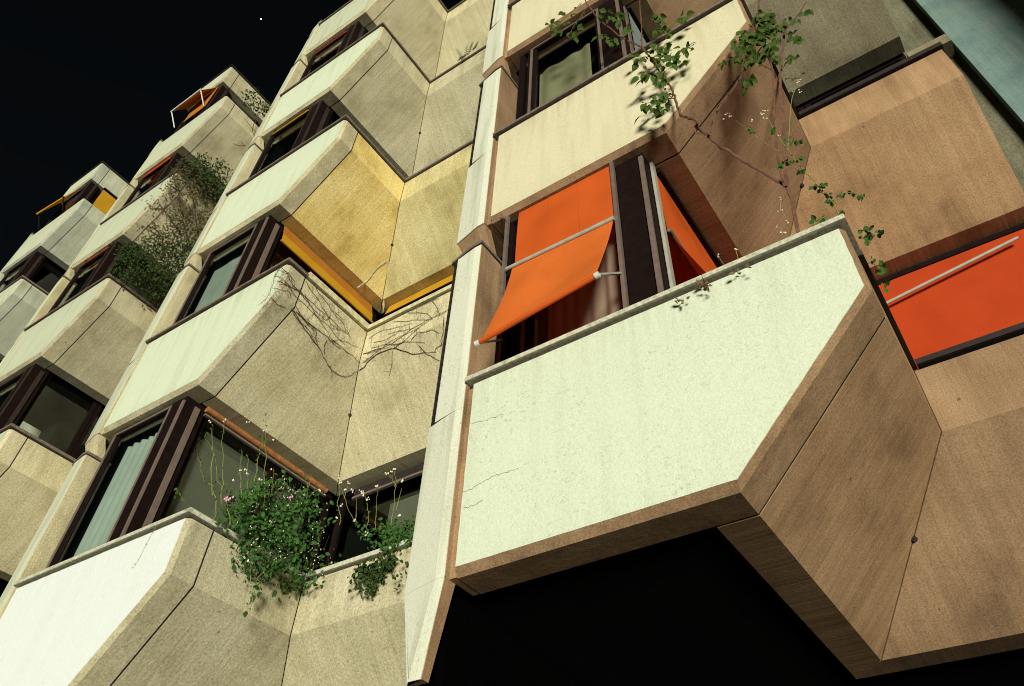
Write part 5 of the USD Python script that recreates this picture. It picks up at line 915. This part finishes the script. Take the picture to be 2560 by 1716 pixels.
def fill(poly, n, d0, d1, axis, clump=.25, seed=0, holes=.45):
    """points spread through the volume over a polygon; gaps follow a noise so that what is behind shows through"""
    a = np.array(poly); lo, hi = a.min(0) - .03, a.max(0) + .03; out = []
    R_ = np.random.default_rng(seed)
    tries = 0
    while len(out) < n and tries < n * 40:
        tries += 1
        p = lo + (hi - lo) * R_.random(2)
        j = R_.normal(size=2) * .03
        if not inside(poly, p + j): continue
        nz = float(meshkit.fbm(np.array([[p[0] / clump, p[1] / clump, seed * 1.7]]), 3, seed)[0])
        if nz < holes and R_.random() < .85: continue
        dpt = d0 + (d1 - d0) * R_.random() ** 1.3
        out.append((dpt, p[0], p[1]) if axis == 'x' else (p[0], dpt, p[1]))
    return out

def foliage(parent, pts, size, aspect, material, name, tipdown=.5, seed=0):
    mb = MB()
    for p in pts:
        t = rng.normal(size=3) + np.array([.15, -.25, -tipdown])
        v, f = leaf_geo(p, size * rng.uniform(.6, 1.35), aspect, tip=t, curl=.25)
        mb.add(v, f)
    return mb.build(name, material, parent, kind='stuff')

A = thing('flowering_weeds', 'dense green weeds with pale seed heads spilling over the lowest olive side panel', 'weeds', (-4.9, .7, -.05))
foliage(A, fill(BUSH2, 2100, -4.95, -4.62, 'x', .13, 3, .46), .042, .58, 'leaf_green', 'foliage')
foliage(A, fill([(y, z - .02) for y, z in BUSH2], 900, -4.93, -4.76, 'x', .14, 4, .4), .028, .5, 'leaf_dark', 'dark_foliage', 1.0)
foliage(A, fill([(y, z + .04) for y, z in BUSH2], 420, -4.80, -4.62, 'x', .12, 5, .45), .018, .35, 'leaf_dry', 'dry_tips', -.6)
sl = MB()
for p in BUSH2_STEMS:
    q = stem(A, p, .0030, .0012, 'stem_green', n=4, wob=.008)
    for x in q[1:]:
        for _ in range(3):
            if rng.random() < .7:
                v, f = leaf_geo(x + rng.normal(size=3) * .008, rng.uniform(.012, .030), .6); sl.add(v, f)
for _ in range(46):
    a_ = fill(BUSH2, 1, -4.85, -4.68, 'x', .2, int(rng.integers(1e6)), .0)
    if a_:
        x = np.array(a_[0]); h_ = rng.uniform(.06, .20); k_ = rng.normal(size=3) * .03
        sl.tube([x, x + np.array([0, 0, h_ * .5]) + k_ * .5, x + np.array([0, 0, h_]) + k_], [.0022, .0018, .0012], 3)
sl.build('stem_leaves', 'leaf_green', A, kind='stuff')
fl = MB()
for p in BUSH2_FLOWERS:
    for _ in range(2): blob(fl, np.array(p) + rng.normal(size=3) * .007, rng.uniform(.005, .010))
for p in fill(BUSH2, 120, -4.72, -4.62, 'x', .2, 77, .4): blob(fl, p, rng.uniform(.003, .0065))
fl.build('seed_heads', 'petal_pale', A, kind='stuff')
fl = MB()
for p in BUSH2_PINK: blob(fl, p, .011)
fl.build('pink_flowers', 'petal_pink', A, kind='stuff')
hl = MB()
for p in BUSH2_STEMS[11:14]:
    v, f = leaf_geo(p[-1], .05, .8, tip=(0, 0, -1)); hl.add(v, f); v, f = leaf_geo(p[1], .055, .8, tip=(.2, .2, -1)); hl.add(v, f)
hl.build('hanging_leaves', 'leaf_dark', A, kind='stuff')

A = thing('small_weeds', 'sparse green weeds with pale heads in the recess beside the nearest tower', 'weeds', (-4.3, 1.2, -.05))
foliage(A, fill(WEED2, 640, 1.12, 1.24, 'y', .10, 8, .44), .032, .6, 'leaf_green', 'foliage')
foliage(A, fill(WEED2_HANG, 380, 1.10, 1.17, 'y', .10, 9, .46), .034, .7, 'leaf_dark', 'hanging_foliage', 1.0)
sl = MB()
for p in WEED2_STEMS:
    q = stem(A, p, .0028, .0012, 'stem_green', n=4, wob=.006)
    for x in q[1:]:
        if rng.random() < .7: v, f = leaf_geo(x, rng.uniform(.012, .028), .6); sl.add(v, f)
sl.build('stem_leaves', 'leaf_green', A, kind='stuff')
fl = MB()
for p in WEED2_FLOWERS:
    for _ in range(3): blob(fl, np.array(p) + rng.normal(size=3) * .008, rng.uniform(.006, .011))
fl.build('seed_heads', 'petal_pale', A, kind='stuff')

A = thing('straggling_bush', 'big straggling olive bush hanging down the third tower from the right', 'bush', (-9.8, .6, 8.5))
foliage(A, fill(BUSH1_TOP, 2000, -9.86, -9.40, 'x', .22, 21, .46), .055, .34, 'leaf_olive', 'foliage', .3)
foliage(A, fill(BUSH1_TOP, 1100, -9.70, -9.40, 'x', .22, 22, .46), .045, .34, 'leaf_dry', 'dry_foliage', .2)
foliage(A, fill(BUSH1_LOW, 3000, -9.90, -9.35, 'x', .2, 23, .36), .055, .36, 'leaf_dark', 'dark_foliage', .6)
foliage(A, fill(BUSH1_LOW, 420, -9.6, -9.32, 'x', .2, 24, .44), .050, .34, 'leaf_olive', 'light_tips', .2)
foliage(A, fill(BUSH1_DARK, 1300, -9.90, -9.45, 'x', .18, 25, .40), .055, .4, 'leaf_dark', 'upper_dark_foliage', .2)
foliage(A, fill(BUSH1_LEFT, 260, -9.75, -9.45, 'x', .18, 26, .40), .055, .4, 'leaf_dark', 'left_dark_foliage', .4)
sl = MB()
for p in BUSH1_STEMS:
    q = stem(A, p, .016, .005, 'stem_dry', n=5, wob=.01)
    for x in q[1:]:
        for _ in range(10):
            v, f = leaf_geo(x + rng.normal(size=3) * .05, rng.uniform(.03, .06), .35); sl.add(v, f)
sl.build('stem_leaves', 'leaf_olive', A, kind='stuff')
for i, p in enumerate(TWIGS):
    if i == 0: A = thing('bare_twigs', 'bare forked twigs above the fin cap beside the straggling bush', 'twigs', p[0])
    stem(A, p, .010, .005, 'stem_dry', name='twig', n=4)
A = thing('roof_shrub', 'small dark shrub under the middle roof corner beside the highest panel', 'shrub', (-10.2, 1.0, 12.0))
foliage(A, fill(BUSH_ROOF, 420, -10.35, -10.0, 'x', .2, 31, .42), .06, .42, 'leaf_dark', 'foliage', .2)
A = thing('wall_fern', 'little dark fern fronds on the highest recess coping beside the tall fin', 'fern', FERNS[0][0])
for p in FERNS:
    q = stem(A, p, .004, .002, 'stem_dry', name='frond_stem', n=4)
    mb = MB()
    for i, x in enumerate(q[1:]):
        for sgn in (-1, 1):
            v, f = leaf_geo(x, .055 * (1 - .5 * i / len(q)), .34, tip=(sgn * .8, -.1, .1 + .25 * rng.random()), normal=(.1, -1, -.4)); mb.add(v, f)
    mb.build('frond', 'leaf_dark', A)
A = thing('trailing_sprig', 'thin trailing sprig hanging on the bright white lowest left panel', 'sprig', TRAILER[0])
stem(A, TRAILER, .0018, .001, 'stem_green', n=3)
for p in smooth_path(TRAILER, 2)[1:]:
    v, f = leaf_geo(p, rng.uniform(.008, .014), .7); mb = MB(); mb.add(v, f); mb.build('leaf', 'leaf_green', A)

# --- cracks on the near panel and pale filler smears on the ochre panel
for p in CRACKS:
    q = smooth_path(p, 5); q[1:-1, 2] += rng.normal(size=len(q) - 2) * .004; q[1:-1, 0] += rng.normal(size=len(q) - 2) * .003
    MB().tube(q, rng.uniform(.0005, .0011, len(q)), 4).build('crack', 'coping_dark', t3)
for p in SMEAR:
    q = smooth_path(p, 4); w_ = rng.uniform(.007, .024, len(q)); v = []; f = []
    for i, x in enumerate(q): v += [x + np.array([0, -w_[i], .0]), x + np.array([.004, 0, .0]), x + np.array([0, w_[i], .0])]
    for i in range(len(q) - 1):
        for k in range(2): f.append((3 * i + k, 3 * i + k + 1, 3 * i + 4 + k, 3 * i + 3 + k))
    mb = MB(); mb.add(v, f); mb.build('filler_smear', 'strip_white', t2)
